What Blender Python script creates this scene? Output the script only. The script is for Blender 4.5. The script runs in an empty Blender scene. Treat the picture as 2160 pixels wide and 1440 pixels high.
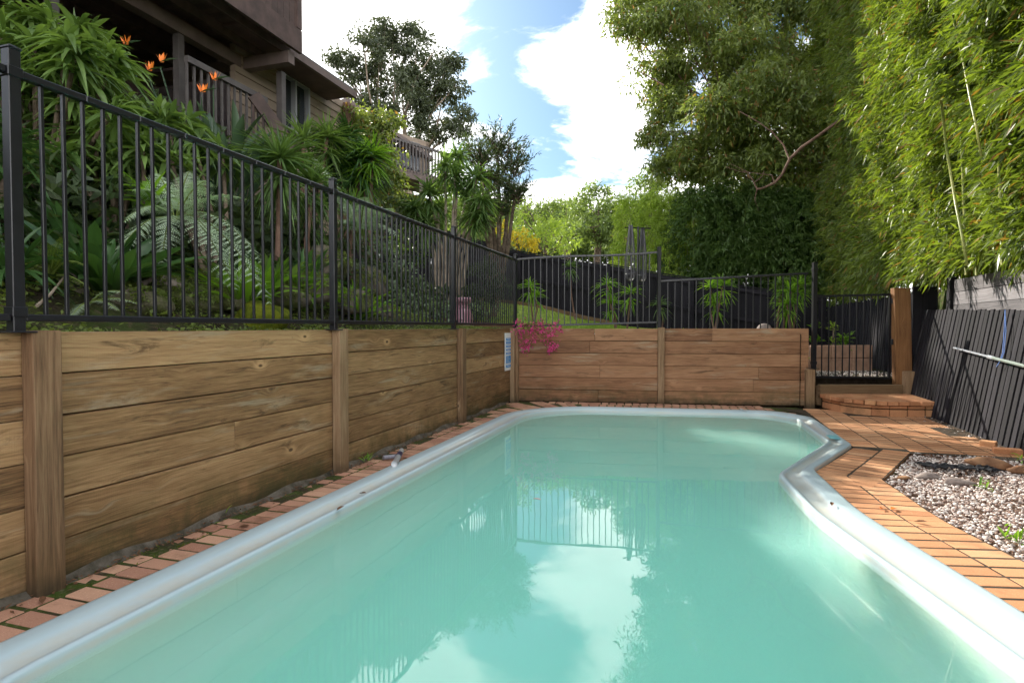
import bpy, math, random
import numpy as np
from mathutils import Vector, Matrix, geometry
R = math.radians
random.seed(7); rng = np.random.default_rng(11)
scene = bpy.context.scene
COL = scene.collection

# ------------------------------------------------------------------ camera
CAM_Z = 1.22; PITCH = R(1.4); FPX = 1230.0
cam = bpy.data.cameras.new('camera'); cam.sensor_width = 36; cam.lens = 36*FPX/2160; cam.clip_end = 2000; cam.clip_start = 0.05
camo = bpy.data.objects.new('camera', cam); COL.objects.link(camo)
camo.location = (0, 0, CAM_Z); camo.rotation_euler = (R(90)-PITCH, 0, 0)
scene.camera = camo

# ------------------------------------------------------------------ light
SUN_AZ = R(-29)      # left of the view direction (+Y)
SUN_EL = R(30.0)
sun = bpy.data.lights.new('sun', 'SUN'); sun.energy = 3.5; sun.angle = R(0.5); sun.color = (1.0, 0.93, 0.82)
suno = bpy.data.objects.new('sun', sun); COL.objects.link(suno)
sd = Vector((math.sin(SUN_AZ)*math.cos(SUN_EL), math.cos(SUN_AZ)*math.cos(SUN_EL), math.sin(SUN_EL)))
suno.rotation_euler = sd.to_track_quat('Z', 'Y').to_euler()

scene.view_settings.view_transform = 'Standard'; scene.view_settings.look = 'None'
scene.view_settings.exposure = 1.55; scene.view_settings.gamma = 1.0
scene.render.engine = 'CYCLES'
cy = scene.cycles
cy.max_bounces = 18; cy.diffuse_bounces = 4; cy.glossy_bounces = 4; cy.transmission_bounces = 4
cy.transparent_max_bounces = 16; cy.volume_bounces = 14; cy.use_denoising = True
cy.sample_clamp_indirect = 6.0; cy.use_adaptive_sampling = True; cy.adaptive_threshold = 0.02

# ------------------------------------------------------------------ node helper
class G:
    def __init__(s, tree): s.t = tree; s.n = tree.nodes; s.l = tree.links
    def node(s, kind, **kw):
        nd = s.n.new(kind)
        for k, v in kw.items():
            if k.startswith('_'): setattr(nd, k[1:], v)
        return nd
    def put(s, sock, v):
        if v is None: return
        if isinstance(v, bpy.types.NodeSocket): s.l.new(v, sock)
        elif isinstance(v, (tuple, list)) and len(v) == 3 and sock.type == 'RGBA': sock.default_value = (*v, 1)
        else: sock.default_value = v
    def math(s, op, a, b=None, c=None, clamp=False):
        nd = s.n.new('ShaderNodeMath'); nd.operation = op; nd.use_clamp = clamp
        s.put(nd.inputs[0], a); s.put(nd.inputs[1], b); s.put(nd.inputs[2], c) if c is not None else None
        return nd.outputs[0]
    def vmath(s, op, a, b=None, scale=None):
        nd = s.n.new('ShaderNodeVectorMath'); nd.operation = op
        s.put(nd.inputs[0], a); s.put(nd.inputs[1], b)
        if scale is not None: s.put(nd.inputs['Scale'], scale)
        return nd.outputs['Value'] if op in ('DOT_PRODUCT', 'LENGTH', 'DISTANCE') else nd.outputs[0]
    def noise(s, vec, scale, detail=4, rough=0.55, dist=0.0, color=False):
        nd = s.n.new('ShaderNodeTexNoise'); s.put(nd.inputs['Vector'], vec); s.put(nd.inputs['Scale'], scale)
        nd.inputs['Detail'].default_value = detail; nd.inputs['Roughness'].default_value = rough; nd.inputs['Distortion'].default_value = dist
        return nd.outputs[1 if color else 0]
    def voro(s, vec, scale, feature='F1', out='Distance', rand=1.0):
        nd = s.n.new('ShaderNodeTexVoronoi'); nd.feature = feature; s.put(nd.inputs['Vector'], vec); nd.inputs['Scale'].default_value = scale
        nd.inputs['Randomness'].default_value = rand
        return nd.outputs[out]
    def mapr(s, v, a, b, c=0.0, d=1.0, smooth=False):
        nd = s.n.new('ShaderNodeMapRange'); s.put(nd.inputs[0], v)
        if smooth: nd.interpolation_type = 'SMOOTHSTEP'
        for i, x in enumerate((a, b, c, d)): nd.inputs[1+i].default_value = x
        return nd.outputs[0]
    def mix(s, f, a, b, mode='MIX'):
        nd = s.n.new('ShaderNodeMix'); nd.data_type = 'RGBA'; nd.blend_type = mode
        s.put(nd.inputs[0], f); s.put(nd.inputs[6], a); s.put(nd.inputs[7], b)
        return nd.outputs[2]
    def ramp(s, f, stops):
        nd = s.n.new('ShaderNodeValToRGB'); s.put(nd.inputs[0], f); e = nd.color_ramp.elements
        while len(e) < len(stops): e.new(0.5)
        for i, (p, c) in enumerate(stops): e[i].position = p; e[i].color = (*c, 1)
        return nd.outputs[0]
    def attr(s, name, out='Fac'):
        nd = s.n.new('ShaderNodeAttribute'); nd.attribute_name = name; return nd.outputs[out]
    def coord(s, out='Object'): return s.n.new('ShaderNodeTexCoord').outputs[out]
    def pos(s): return s.n.new('ShaderNodeNewGeometry').outputs['Position']
    def sep(s, v):
        nd = s.n.new('ShaderNodeSeparateXYZ'); s.put(nd.inputs[0], v); return nd.outputs
    def comb(s, x, y, z):
        nd = s.n.new('ShaderNodeCombineXYZ'); s.put(nd.inputs[0], x); s.put(nd.inputs[1], y); s.put(nd.inputs[2], z); return nd.outputs[0]
    def bump(s, h, strength=0.5, dist=0.01):
        nd = s.n.new('ShaderNodeBump'); s.put(nd.inputs['Height'], h); nd.inputs['Strength'].default_value = strength
        nd.inputs['Distance'].default_value = dist; return nd.outputs[0]

def material(name):
    m = bpy.data.materials.new(name); m.use_nodes = True
    m.node_tree.nodes.clear(); g = G(m.node_tree)
    g.out = g.node('ShaderNodeOutputMaterial'); return m, g
def principled(g, color, rough=0.6, normal=None, spec=0.5, metal=0.0, link=True, coat=0.0):
    p = g.node('ShaderNodeBsdfPrincipled'); g.put(p.inputs['Base Color'], color); g.put(p.inputs['Roughness'], rough)
    p.inputs['Specular IOR Level'].default_value = spec; p.inputs['Metallic'].default_value = metal
    if coat: p.inputs['Coat Weight'].default_value = coat; p.inputs['Coat Roughness'].default_value = 0.1
    if normal is not None: g.l.new(normal, p.inputs['Normal'])
    if link: g.l.new(p.outputs[0], g.out.inputs['Surface'])
    return p

# ------------------------------------------------------------------ world: Nishita sky + clouds at infinity
w = bpy.data.worlds.new('World'); scene.world = w; w.use_nodes = True
g = G(w.node_tree); g.n.clear()
wo = g.node('ShaderNodeOutputWorld'); bg = g.node('ShaderNodeBackground')
sky = g.node('ShaderNodeTexSky', _sky_type='NISHITA', _sun_disc=False, _sun_elevation=SUN_EL, _sun_rotation=SUN_AZ, _air_density=1.0, _dust_density=1.6, _ozone_density=1.5)
d = g.coord('Generated')
dx, dy, dz = g.sep(d)
zz = g.math('MAXIMUM', dz, 0.02)
# project the direction on a cloud layer, so clouds shrink toward the horizon
cx = g.math('DIVIDE', dx, g.math('ADD', zz, 0.25)); cyy = g.math('DIVIDE', dy, g.math('ADD', zz, 0.25))
cv = g.comb(cx, cyy, g.math('MULTIPLY', dz, 1.5))
n1 = g.noise(cv, 2.1, 9, 0.62, 0.35)
n2 = g.noise(cv, 6.5, 8, 0.6, 0.6)
dens = g.math('ADD', g.math('MULTIPLY', n1, 0.78), g.math('MULTIPLY', n2, 0.22))
def hole(px, py, r0, r1, amt):
    v = Vector(((px-1080)/FPX, 1, (690-py)/FPX)).normalized()
    dt = g.vmath('DOT_PRODUCT', d, tuple(v))
    return g.mapr(dt, math.cos(R(r1)), math.cos(R(r0)), 0.0, amt, True)
dens = g.math('SUBTRACT', dens, hole(1070, 110, 1.5, 11, 0.115))
dens = g.math('SUBTRACT', dens, hole(1150, 280, 0.5, 5, 0.045))
dens = g.math('ADD', dens, hole(1270, 180, 2, 9, 0.10))
dens = g.math('ADD', dens, hole(700, 60, 4, 16, 0.16))
dens = g.math('ADD', dens, g.mapr(dz, 0.30, 0.12, 0.0, 0.16, True))
cm = g.mapr(dens, 0.455, 0.60, 0.0, 1.0, True)
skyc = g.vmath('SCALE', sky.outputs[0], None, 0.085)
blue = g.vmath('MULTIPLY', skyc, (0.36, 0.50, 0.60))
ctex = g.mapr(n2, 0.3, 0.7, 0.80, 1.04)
# unseen clouds behind the camera are brightened, as added fill for the shaded garden
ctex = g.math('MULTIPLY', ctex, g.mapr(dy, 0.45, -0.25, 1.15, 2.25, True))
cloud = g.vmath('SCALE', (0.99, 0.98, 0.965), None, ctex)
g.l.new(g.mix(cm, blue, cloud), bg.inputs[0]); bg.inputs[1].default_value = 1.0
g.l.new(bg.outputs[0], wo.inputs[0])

# ------------------------------------------------------------------ placing helpers (real positions worked out from the survey of the photo)
SA, CA = math.sin(R(17.5)), math.cos(R(17.5))
def uv(u, v): return (CA*u+SA*v, -SA*u+CA*v)           # pool frame -> world x, y
def uvz(u, v, z=0.0): x, y = uv(u, v); return (x, y, z)
def touv(x, y): return (CA*x-SA*y, SA*x+CA*y)
def ray(px, py):
    x, upv, f = (px-1080)/FPX, (720-py)/FPX, 1.0
    return (x, f*math.cos(PITCH)+upv*math.sin(PITCH), -f*math.sin(PITCH)+upv*math.cos(PITCH))
def gy(px, py, Y):
    r = ray(px, py); t = Y/r[1]; return Vector((r[0]*t, Y, CAM_Z+r[2]*t))
def gz(px, py, z=0.0):
    r = ray(px, py); t = (z-CAM_Z)/r[2]; return Vector((r[0]*t, r[1]*t, z))
def gx(px, Y): return (px-1080)/FPX*Y

# ------------------------------------------------------------------ object helpers
def setp(o, label=None, cat=None, group=None, kind=None):
    if label: o['label'] = label
    if cat: o['category'] = cat
    if group: o['group'] = group
    if kind: o['kind'] = kind
    return o
def thing(name, label, cat, loc=(0, 0, 0), group=None, rz=0.0):
    o = bpy.data.objects.new(name, None); COL.objects.link(o); o.location = loc; o.rotation_euler = (0, 0, rz); o.empty_display_size = 0.2
    return setp(o, label, cat, group)
def np_mesh(name, V, F, mat, parent=None, rnd=None, uvs=None, smooth=False, loc=None):
    """V world (or local when loc given) verts, F (n,k) faces; verts are stored relative to the parent's location"""
    V = np.asarray(V, dtype=np.float64).reshape(-1, 3)
    off = np.array(parent.location) if parent is not None else np.zeros(3)
    if parent is not None and parent.parent is not None: off = off+np.array(parent.parent.location)
    V = V-off
    me = bpy.data.meshes.new(name)
    if isinstance(F, np.ndarray) and F.ndim == 2:
        n, k = F.shape
        me.vertices.add(len(V)); me.vertices.foreach_set('co', V.astype(np.float32).ravel())
        me.loops.add(n*k); me.loops.foreach_set('vertex_index', F.astype(np.int32).ravel())
        me.polygons.add(n); me.polygons.foreach_set('loop_start', np.arange(0, n*k, k, dtype=np.int32))
        me.polygons.foreach_set('loop_total', np.full(n, k, dtype=np.int32))
        me.update(calc_edges=True)
    else:
        me.from_pydata([tuple(v) for v in V], [], [tuple(f) for f in F])
    if rnd is not None:
        a = me.attributes.new('rnd', 'FLOAT', 'FACE'); a.data.foreach_set('value', np.asarray(rnd, dtype=np.float32))
    if uvs is not None:
        l = me.uv_layers.new(name='UVMap'); l.data.foreach_set('uv', np.asarray(uvs, dtype=np.float32).ravel())
    if smooth: me.polygons.foreach_set('use_smooth', np.ones(len(me.polygons), dtype=bool))
    me.materials.append(mat)
    o = bpy.data.objects.new(name, me); COL.objects.link(o)
    if parent is not None: o.parent = parent
    return o

class MB:
    """collects boxes, tubes, sheets; build() links them as one mesh object"""
    def __init__(s): s.V = []; s.F = []; s.UV = []; s.R = []
    def box(s, o, a, b, c, r=None, grain=0, jit=0.0):
        """origin corner o, edge vectors a, b, c (right handed); grain = index of the edge the wood grain follows"""
        o, a, b, c = Vector(o), Vector(a), Vector(b), Vector(c)
        if a.cross(b).dot(c) < 0: o = o+a; a = -a
        i0 = len(s.V); r = random.random() if r is None else r
        P = []
        for k in (0, 1):
            for j in (0, 1):
                for i in (0, 1):
                    p = o+a*i+b*j+c*k
                    if jit: p = p+Vector([random.uniform(-jit, jit) for _ in range(3)])
                    P.append(p)
        s.V += [tuple(p) for p in P]
        L = [a.length, b.length, c.length]
        ou, ov = random.uniform(0, 50), random.uniform(0, 50)
        faces = [((0, 2, 3, 1), (0, 1)), ((4, 5, 7, 6), (0, 1)), ((0, 1, 5, 4), (0, 2)), ((2, 6, 7, 3), (0, 2)), ((0, 4, 6, 2), (1, 2)), ((1, 3, 7, 5), (1, 2))]
        for fi, (f, ax) in enumerate(faces):
            s.F.append(tuple(i0+q for q in f)); s.R.append(r)
            gl = grain if grain in ax else ax[0]
            cr = ax[0] if ax[1] == gl else ax[1]
            for q in f:
                t = ((q & 1), (q >> 1) & 1, (q >> 2) & 1)
                s.UV.append((ou+t[gl]*L[gl], ov+fi*0.37+t[cr]*L[cr]))
        return s
    def cbox(s, cx, cy, z0, wx, wy, h, rz=0.0, **k):
        a = Vector((math.cos(rz)*wx, math.sin(rz)*wx, 0)); b = Vector((-math.sin(rz)*wy, math.cos(rz)*wy, 0))
        return s.box(Vector((cx, cy, z0))-a/2-b/2, a, b, (0, 0, h), **k)
    def bar(s, p, q, wd, ht, up=(0, 0, 1), **k):
        p, q = Vector(p), Vector(q); d = q-p; u_ = Vector(up); sd_ = d.cross(u_).normalized(); un = sd_.cross(d).normalized()
        return s.box(p-sd_*wd/2-un*ht/2, d, sd_*wd, un*ht, **k)
    def tube(s, pts, rad, n=8, r=None, cap=True):
        pts = [Vector(p) for p in pts]; r = random.random() if r is None else r
        if not hasattr(rad, '__len__'): rad = [rad]*len(pts)
        i0 = len(s.V); L = 0
        ref = Vector((0, 0, 1)) if abs((pts[-1]-pts[0]).normalized().z) < 0.9 else Vector((1, 0, 0))
        Ls = []
        for i, p in enumerate(pts):
            d = (pts[min(i+1, len(pts)-1)]-pts[max(i-1, 0)]).normalized()
            a = d.cross(ref).normalized(); b = d.cross(a).normalized()
            if i: L += (p-pts[i-1]).length
            Ls.append(L)
            for k in range(n):
                t = 2*math.pi*k/n; s.V.append(tuple(p+(a*math.cos(t)+b*math.sin(t))*rad[i]))
        for i in range(len(pts)-1):
            for k in range(n):
                k2 = (k+1) % n
                s.F.append((i0+i*n+k, i0+i*n+k2, i0+(i+1)*n+k2, i0+(i+1)*n+k)); s.R.append(r)
                for (ii, kk) in ((i, k), (i, k+1), (i+1, k+1), (i+1, k)): s.UV.append((Ls[ii], kk/n*0.3))
        if cap:
            for base, rev in ((i0, True), (i0+(len(pts)-1)*n, False)):
                f = [base+k for k in range(n)]
                s.F.append(tuple(f)); s.R.append(r)
                for k in range(n): s.UV.append((0, k*0.01))
        return s
    def sheet(s, pts, r=0.5):
        i0 = len(s.V); s.V += [tuple(p) for p in pts]; s.F.append(tuple(range(i0, i0+len(pts)))); s.R.append(r)
        for p in pts: s.UV.append((p[0], p[1]))
        return s
    def lathe(s, c, prof, n=24, r=0.5, sx=1.0):
        i0 = len(s.V)
        for (rr, z) in prof:
            for k in range(n):
                t = 2*math.pi*k/n; s.V.append((c[0]+math.cos(t)*rr*sx, c[1]+math.sin(t)*rr, c[2]+z))
        for i in range(len(prof)-1):
            for k in range(n):
                k2 = (k+1) % n; s.F.append((i0+i*n+k, i0+i*n+k2, i0+(i+1)*n+k2, i0+(i+1)*n+k)); s.R.append(r)
                for (ii, kk) in ((i, k), (i, k+1), (i+1, k+1), (i+1, k)): s.UV.append((kk/n, prof[ii][1]))
        return s
    def build(s, name, mat, parent=None, smooth=False, bevel=0.0, seg=1):
        o = np_mesh(name, s.V, s.F, mat, parent, rnd=s.R, uvs=s.UV, smooth=smooth)
        if bevel:
            m = o.modifiers.new('bevel', 'BEVEL'); m.width = bevel; m.segments = seg; m.limit_method = 'ANGLE'; m.angle_limit = R(40)
        return o

# ------------------------------------------------------------------ leaf generators (numpy)
def nrm(a): return a/np.maximum(np.linalg.norm(a, axis=-1, keepdims=True), 1e-9)
def leaves(P, D, L, W, droop=0.15, flat=0.0):
    """diamond leaves: base, two mids, tip. returns V, F"""
    n = len(P); P = np.asarray(P, float); D = nrm(np.asarray(D, float)); L = np.broadcast_to(L, (n,))[:, None]; W = np.broadcast_to(W, (n,))[:, None]
    Rr = nrm(rng.normal(size=(n, 3))+np.array([0, 0, flat]))
    S = nrm(np.cross(D, Rr)); N = np.cross(S, D)
    tip = P+D*L; tip[:, 2] -= (droop*L)[:, 0]
    mid = P+D*L*0.42; mid[:, 2] -= (droop*L)[:, 0]*0.12
    a = mid+S*W*0.5+N*W*0.12; b = mid-S*W*0.5+N*W*0.12
    V = np.stack([P, a, tip, b], 1).reshape(-1, 3)
    F = np.arange(n*4).reshape(n, 4)
    return V, F, rng.random(n)
def straps(P, D, L, W, droop=0.5, seg=5, fold=0.25, wp=0.35, base=0.35):
    """ribbon leaves with a V fold, curving under their weight"""
    n = len(P); P = np.asarray(P, float); D = nrm(np.asarray(D, float)); L = np.broadcast_to(L, (n,)).astype(float); W = np.broadcast_to(W, (n,)).astype(float)
    droop = np.broadcast_to(droop, (n,)).astype(float)
    up = np.tile([0, 0, 1.0], (n, 1)); S = np.cross(D, up); bad = np.linalg.norm(S, axis=1) < 0.15; S[bad] = rng.normal(size=(bad.sum(), 3)); S = nrm(S)
    tw = rng.normal(size=n)*0.35; S = nrm(S+np.cross(S, D)*tw[:, None])
    rows = []
    for i in range(seg+1):
        t = i/seg
        c = P+D*(L*t)[:, None]; c[:, 2] -= droop*L*t*t
        dd = D.copy(); dd[:, 2] -= 2*droop*t; dd = nrm(dd); N = nrm(np.cross(S, dd))
        wt = (base+(1-base)*min(1, t/wp)) if t < wp else max(0.0, 1-((t-wp)/(1-wp))**1.8)
        wv = (W*0.5*wt)[:, None]
        rows.append(np.stack([c+S*wv+N*wv*fold*2, c, c-S*wv+N*wv*fold*2], 1))
    V = np.stack(rows, 1)                                  # n, seg+1, 3, 3
    V = V.reshape(n, -1, 3); k = V.shape[1]
    f = []
    for i in range(seg):
        for j in (0, 1): f.append([i*3+j, i*3+j+1, (i+1)*3+j+1, (i+1)*3+j])
    f = np.array(f); F = (f[None]+np.arange(n)[:, None, None]*k).reshape(-1, 4)
    return V.reshape(-1, 3), F, np.repeat(rng.random(n), len(f))
def cat(parts):
    V, F, Q, o = [], [], [], 0
    for (v, f, q) in parts: V.append(v); F.append(f+o); Q.append(q); o += len(v)
    return np.concatenate(V), np.concatenate(F), np.concatenate(Q)
def sph(n, e0=-90, e1=90):
    a = rng.uniform(0, 2*np.pi, n); z = rng.uniform(math.sin(R(e0)), math.sin(R(e1)), n); c = np.sqrt(1-z*z)
    return np.stack([np.cos(a)*c, np.sin(a)*c, z], 1)
def rosette(c, n, L, W, e0=10, e1=85, droop=0.4, seg=5, fold=0.25, wp=0.35, lvar=0.3, spread=0.03, base=0.35):
    D = sph(n, e0, e1); P = np.array(c)[None]+rng.normal(size=(n, 3))*spread
    return straps(P, D, L*(1-lvar*rng.random(n)), W*(0.8+0.4*rng.random(n)), droop*(0.5+rng.random(n)), seg, fold, wp, base)
# ------------------------------------------------------------------ materials
M = {}
def wood(name, dark, mid, light, moss=0.0, rough=0.75, knots=True, wet=0.0, gscale=1.0, bleach=0.0):
    m, g = material(name)
    uvn = g.n.new('ShaderNodeUVMap').outputs[0]; x, y, _ = g.sep(uvn); r = g.attr('rnd'); P = g.pos()
    warp = g.noise(g.comb(g.math('MULTIPLY', x, 1.3), g.math('MULTIPLY', y, 5), g.math('MULTIPLY', r, 30)), 1.0, 3, 0.5)
    yy = g.math('ADD', y, g.math('MULTIPLY', warp, 0.045))
    if knots:
        vn = g.n.new('ShaderNodeTexVoronoi'); vn.inputs['Scale'].default_value = 1.0
        kv = g.comb(g.math('MULTIPLY', x, 2.6), g.math('MULTIPLY', y, 5.0), g.math('MULTIPLY', r, 9)); g.l.new(kv, vn.inputs['Vector'])
        kd = vn.outputs['Distance']
        kn = g.mapr(kd, 0.0, 0.42, 1.0, 0.0, True)
        yy = g.math('ADD', yy, g.math('MULTIPLY', g.math('POWER', kn, 2.0), 0.05))
        core = g.mapr(kd, 0.045, 0.085, 1.0, 0.0, True)
        ring = g.math('MULTIPLY', g.mapr(kd, 0.08, 0.24, 1.0, 0.0, True), 0.7)
        keep = g.mapr(g.sep(vn.outputs['Color'])[0], 0.74, 0.76, 0, 1)
        core = g.math('MULTIPLY', core, keep); ring = g.math('MULTIPLY', ring, keep)
    v1 = g.comb(g.math('MULTIPLY', x, 2.2*gscale), g.math('MULTIPLY', yy, 55*gscale), g.math('MULTIPLY', r, 20))
    grain = g.noise(v1, 1.0, 5, 0.62)
    fine = g.noise(g.comb(g.math('MULTIPLY', x, 9), g.math('MULTIPLY', y, 320), 0), 1.0, 3, 0.7)
    saw = g.noise(g.comb(g.math('MULTIPLY', x, 260), g.math('MULTIPLY', y, 7), 0), 1.0, 2, 0.5)
    big = g.noise(g.comb(g.math('MULTIPLY', x, 1.1), g.math('MULTIPLY', y, 3.2), g.math('MULTIPLY', r, 40)), 1.0, 4, 0.6)
    f = g.math('ADD', g.math('MULTIPLY', grain, 0.55), g.math('ADD', g.math('MULTIPLY', big, 0.35), g.math('MULTIPLY', fine, 0.30)))
    f = g.math('ADD', f, g.math('MULTIPLY', g.math('SUBTRACT', r, 0.5), 0.24))
    c = g.ramp(f, [(0.38, dark), (0.58, mid), (0.80, light)])
    if knots:
        c = g.mix(g.math('MULTIPLY', ring, 0.75), c, tuple(min(1, q*1.35) for q in light))
        c = g.mix(g.math('MULTIPLY', core, 0.85), c, tuple(q*0.5 for q in dark))
    px, py, pz = g.sep(P)
    if bleach:
        b = g.mapr(g.noise(g.comb(g.math('MULTIPLY', x, 1.1), g.math('MULTIPLY', yy, 9.0), g.math('MULTIPLY', r, 60)), 1.0, 6, 0.68, 0.4), 0.54, 0.70, 0, bleach, True)
        c = g.mix(b, c, (0.42, 0.36, 0.25))
        st = g.mapr(g.noise(g.comb(g.math('MULTIPLY', x, 1.7), g.math('MULTIPLY', yy, 12.0), g.math('MULTIPLY', r, 25)), 1.0, 6, 0.7, 0.8), 0.56, 0.68, 0, 0.6, True)
        c = g.mix(st, c, tuple(q*0.38 for q in dark))
    if moss:
        low = g.mapr(pz, 0.0, 0.34, 1.0, 0.0)
        mo = g.math('MULTIPLY', low, g.mapr(g.noise(P, 5, 5, 0.7), 0.36, 0.62, 0, moss))
        c = g.mix(mo, c, (0.055, 0.06, 0.018))
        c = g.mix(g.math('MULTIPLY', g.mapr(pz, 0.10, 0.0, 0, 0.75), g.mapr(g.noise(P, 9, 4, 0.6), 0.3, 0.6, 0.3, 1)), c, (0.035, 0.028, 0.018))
    h = g.math('ADD', g.math('MULTIPLY', grain, 0.6), g.math('ADD', g.math('MULTIPLY', fine, 0.25), g.math('MULTIPLY', saw, 0.25)))
    principled(g, c, rough, g.bump(h, 0.55, 0.006), 0.3)
    M[name] = m
wood('sleeper_wood', (0.06, 0.030, 0.012), (0.235, 0.132, 0.058), (0.42, 0.262, 0.128), moss=0.9, bleach=0.45, gscale=1.5)
wood('red_sleeper_wood', (0.055, 0.024, 0.012), (0.225, 0.108, 0.053), (0.39, 0.212, 0.112), moss=0.8, bleach=0.5, gscale=1.3)
wood('post_wood', (0.08, 0.042, 0.02), (0.22, 0.13, 0.068), (0.36, 0.25, 0.15), moss=0.35)
wood('gate_post_wood', (0.11, 0.05, 0.02), (0.24, 0.115, 0.045), (0.34, 0.185, 0.085), moss=0.3)
wood('black_timber', (0.004, 0.004, 0.005), (0.009, 0.008, 0.011), (0.02, 0.018, 0.024), knots=False, rough=0.85, gscale=0.7)
wood('grey_timber', (0.05, 0.047, 0.05), (0.13, 0.12, 0.125), (0.24, 0.225, 0.235), knots=True, rough=0.7)
wood('edging_timber', (0.05, 0.03, 0.015), (0.13, 0.08, 0.04), (0.2, 0.13, 0.07), knots=False)

def simple(name, col, rough=0.6, spec=0.5, metal=0.0, var=0.0, scale=8, bump=0.0, bd=0.004, col2=None, rnd=0.0, coat=0.0, lo=0.35, hi=0.65):
    m, g = material(name); c = col; nv = None
    if var or col2:
        n = g.noise(g.pos(), scale, 6, 0.62)
        c2 = col2 or tuple(q*(1-var) for q in col)
        c = g.mix(g.mapr(n, lo, hi), c2, col)
    if rnd: 
        r = g.attr('rnd'); c = g.vmath('SCALE', c, None, g.mapr(r, 0, 1, 1-rnd, 1+rnd))
    if bump: nv = g.bump(g.noise(g.pos(), scale*3, 6, 0.7), bump, bd)
    principled(g, c, rough, nv, spec, metal, coat=coat); M[name] = m; return m
simple('black_steel', (0.011, 0.011, 0.014), 0.32, 0.5, var=0.25, scale=14)
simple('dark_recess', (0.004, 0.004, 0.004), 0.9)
simple('mortar', (0.09, 0.068, 0.05), 0.95, 0.2, col2=(0.03, 0.024, 0.014), scale=7, bump=0.6)
simple('concrete_edge', (0.15, 0.13, 0.105), 0.95, 0.2, col2=(0.05, 0.045, 0.03), scale=9, bump=0.8, bd=0.01)
simple('white_plastic', (0.72, 0.73, 0.75), 0.35, var=0.2, scale=30)
simple('navy_plastic', (0.02, 0.03, 0.14), 0.35)
simple('grey_hose', (0.30, 0.29, 0.34), 0.45, var=0.35, scale=30)
simple('sign_white', (0.78, 0.80, 0.80), 0.4, var=0.08, scale=20)
simple('sign_blue', (0.02, 0.28, 0.68), 0.4, var=0.1, scale=60)
simple('pink_glaze', (0.42, 0.22, 0.27), 0.3, var=0.3, scale=10)
simple('terracotta', (0.50, 0.30, 0.20), 0.8, var=0.35, scale=6, bump=0.4)
simple('brass_knob', (0.02, 0.02, 0.02), 0.3)
simple('rope_blue', (0.10, 0.2, 0.5), 0.6)
simple('black_cloth', (0.012, 0.013, 0.018), 0.7, var=0.4, scale=20)
simple('glass_dark', (0.02, 0.026, 0.03), 0.06, 0.8)
simple('window_frame', (0.30, 0.30, 0.31), 0.5)
simple('house_trim', (0.16, 0.115, 0.10), 0.6, var=0.3, scale=4)
simple('deck_timber', (0.10, 0.062, 0.052), 0.75, var=0.45, scale=5, rnd=0.25)
simple('grey_railing', (0.11, 0.095, 0.09), 0.6, var=0.3, scale=6)
simple('chimney_brick', (0.22, 0.12, 0.08), 0.85, var=0.4, scale=9)
simple('roof_metal', (0.10, 0.10, 0.11), 0.5, var=0.3, scale=3)
simple('soil', (0.045, 0.032, 0.02), 0.95, 0.2, col2=(0.02, 0.014, 0.008), scale=12, bump=1.0, bd=0.02)
simple('bark', (0.20, 0.15, 0.11), 0.9, 0.2, col2=(0.07, 0.05, 0.035), scale=9, bump=0.9, bd=0.01)
simple('pale_bark', (0.34, 0.28, 0.22), 0.85, 0.2, col2=(0.16, 0.12, 0.085), scale=5, bump=0.6, bd=0.01)
simple('brown_branch', (0.21, 0.13, 0.095), 0.85, 0.2, col2=(0.09, 0.052, 0.037), scale=7, bump=0.6, bd=0.005)
simple('culm', (0.30, 0.30, 0.07), 0.4, 0.5, col2=(0.14, 0.18, 0.04), scale=3)
simple('dry_leaf', (0.17, 0.075, 0.03), 0.8, var=0.5, scale=60)
simple('orange_petal', (0.85, 0.22, 0.02), 0.5)
simple('wire', (0.09, 0.088, 0.095), 0.4, metal=0.3)
simple('moss_yellow', (0.21, 0.235, 0.02), 0.95, 0.1, col2=(0.07, 0.10, 0.01), scale=11, bump=1.0, bd=0.03)

# mossy rock
m, g = material('rock'); P = g.pos(); n = g.noise(P, 5, 8, 0.65)
c = g.ramp(n, [(0.3, (0.04, 0.034, 0.026)), (0.5, (0.13, 0.11, 0.085)), (0.7, (0.25, 0.215, 0.17))])
mo = g.mapr(g.noise(P, 3.2, 6, 0.7), 0.46, 0.58, 0, 0.9)
c = g.mix(mo, c, g.mix(g.noise(P, 30, 3), (0.03, 0.045, 0.01), (0.10, 0.12, 0.025)))
principled(g, c, 0.92, g.bump(g.noise(P, 16, 8, 0.7), 1.0, 0.03), 0.2); M['rock'] = m
m, g = material('stone'); P = g.pos(); n = g.noise(P, 14, 6, 0.6)
c = g.ramp(n, [(0.3, (0.13, 0.10, 0.085)), (0.7, (0.34, 0.28, 0.25))]); principled(g, c, 0.85, g.bump(n, 0.5, 0.01), 0.3); M['stone'] = m
m, g = material('brown_stone'); P = g.pos(); n = g.noise(P, 9, 6, 0.6)
c = g.ramp(n, [(0.3, (0.12, 0.05, 0.025)), (0.7, (0.34, 0.19, 0.10))]); principled(g, c, 0.8, g.bump(n, 0.6, 0.01), 0.3); M['brown_stone'] = m
m, g = material('pebble'); r = g.attr('rnd')
c = g.ramp(r, [(0.0, (0.12, 0.065, 0.045)), (0.22, (0.30, 0.20, 0.16)), (0.42, (0.55, 0.46, 0.41)), (1.0, (0.76, 0.70, 0.65))]); principled(g, c, 0.7, None, 0.35); M['pebble'] = m

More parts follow.
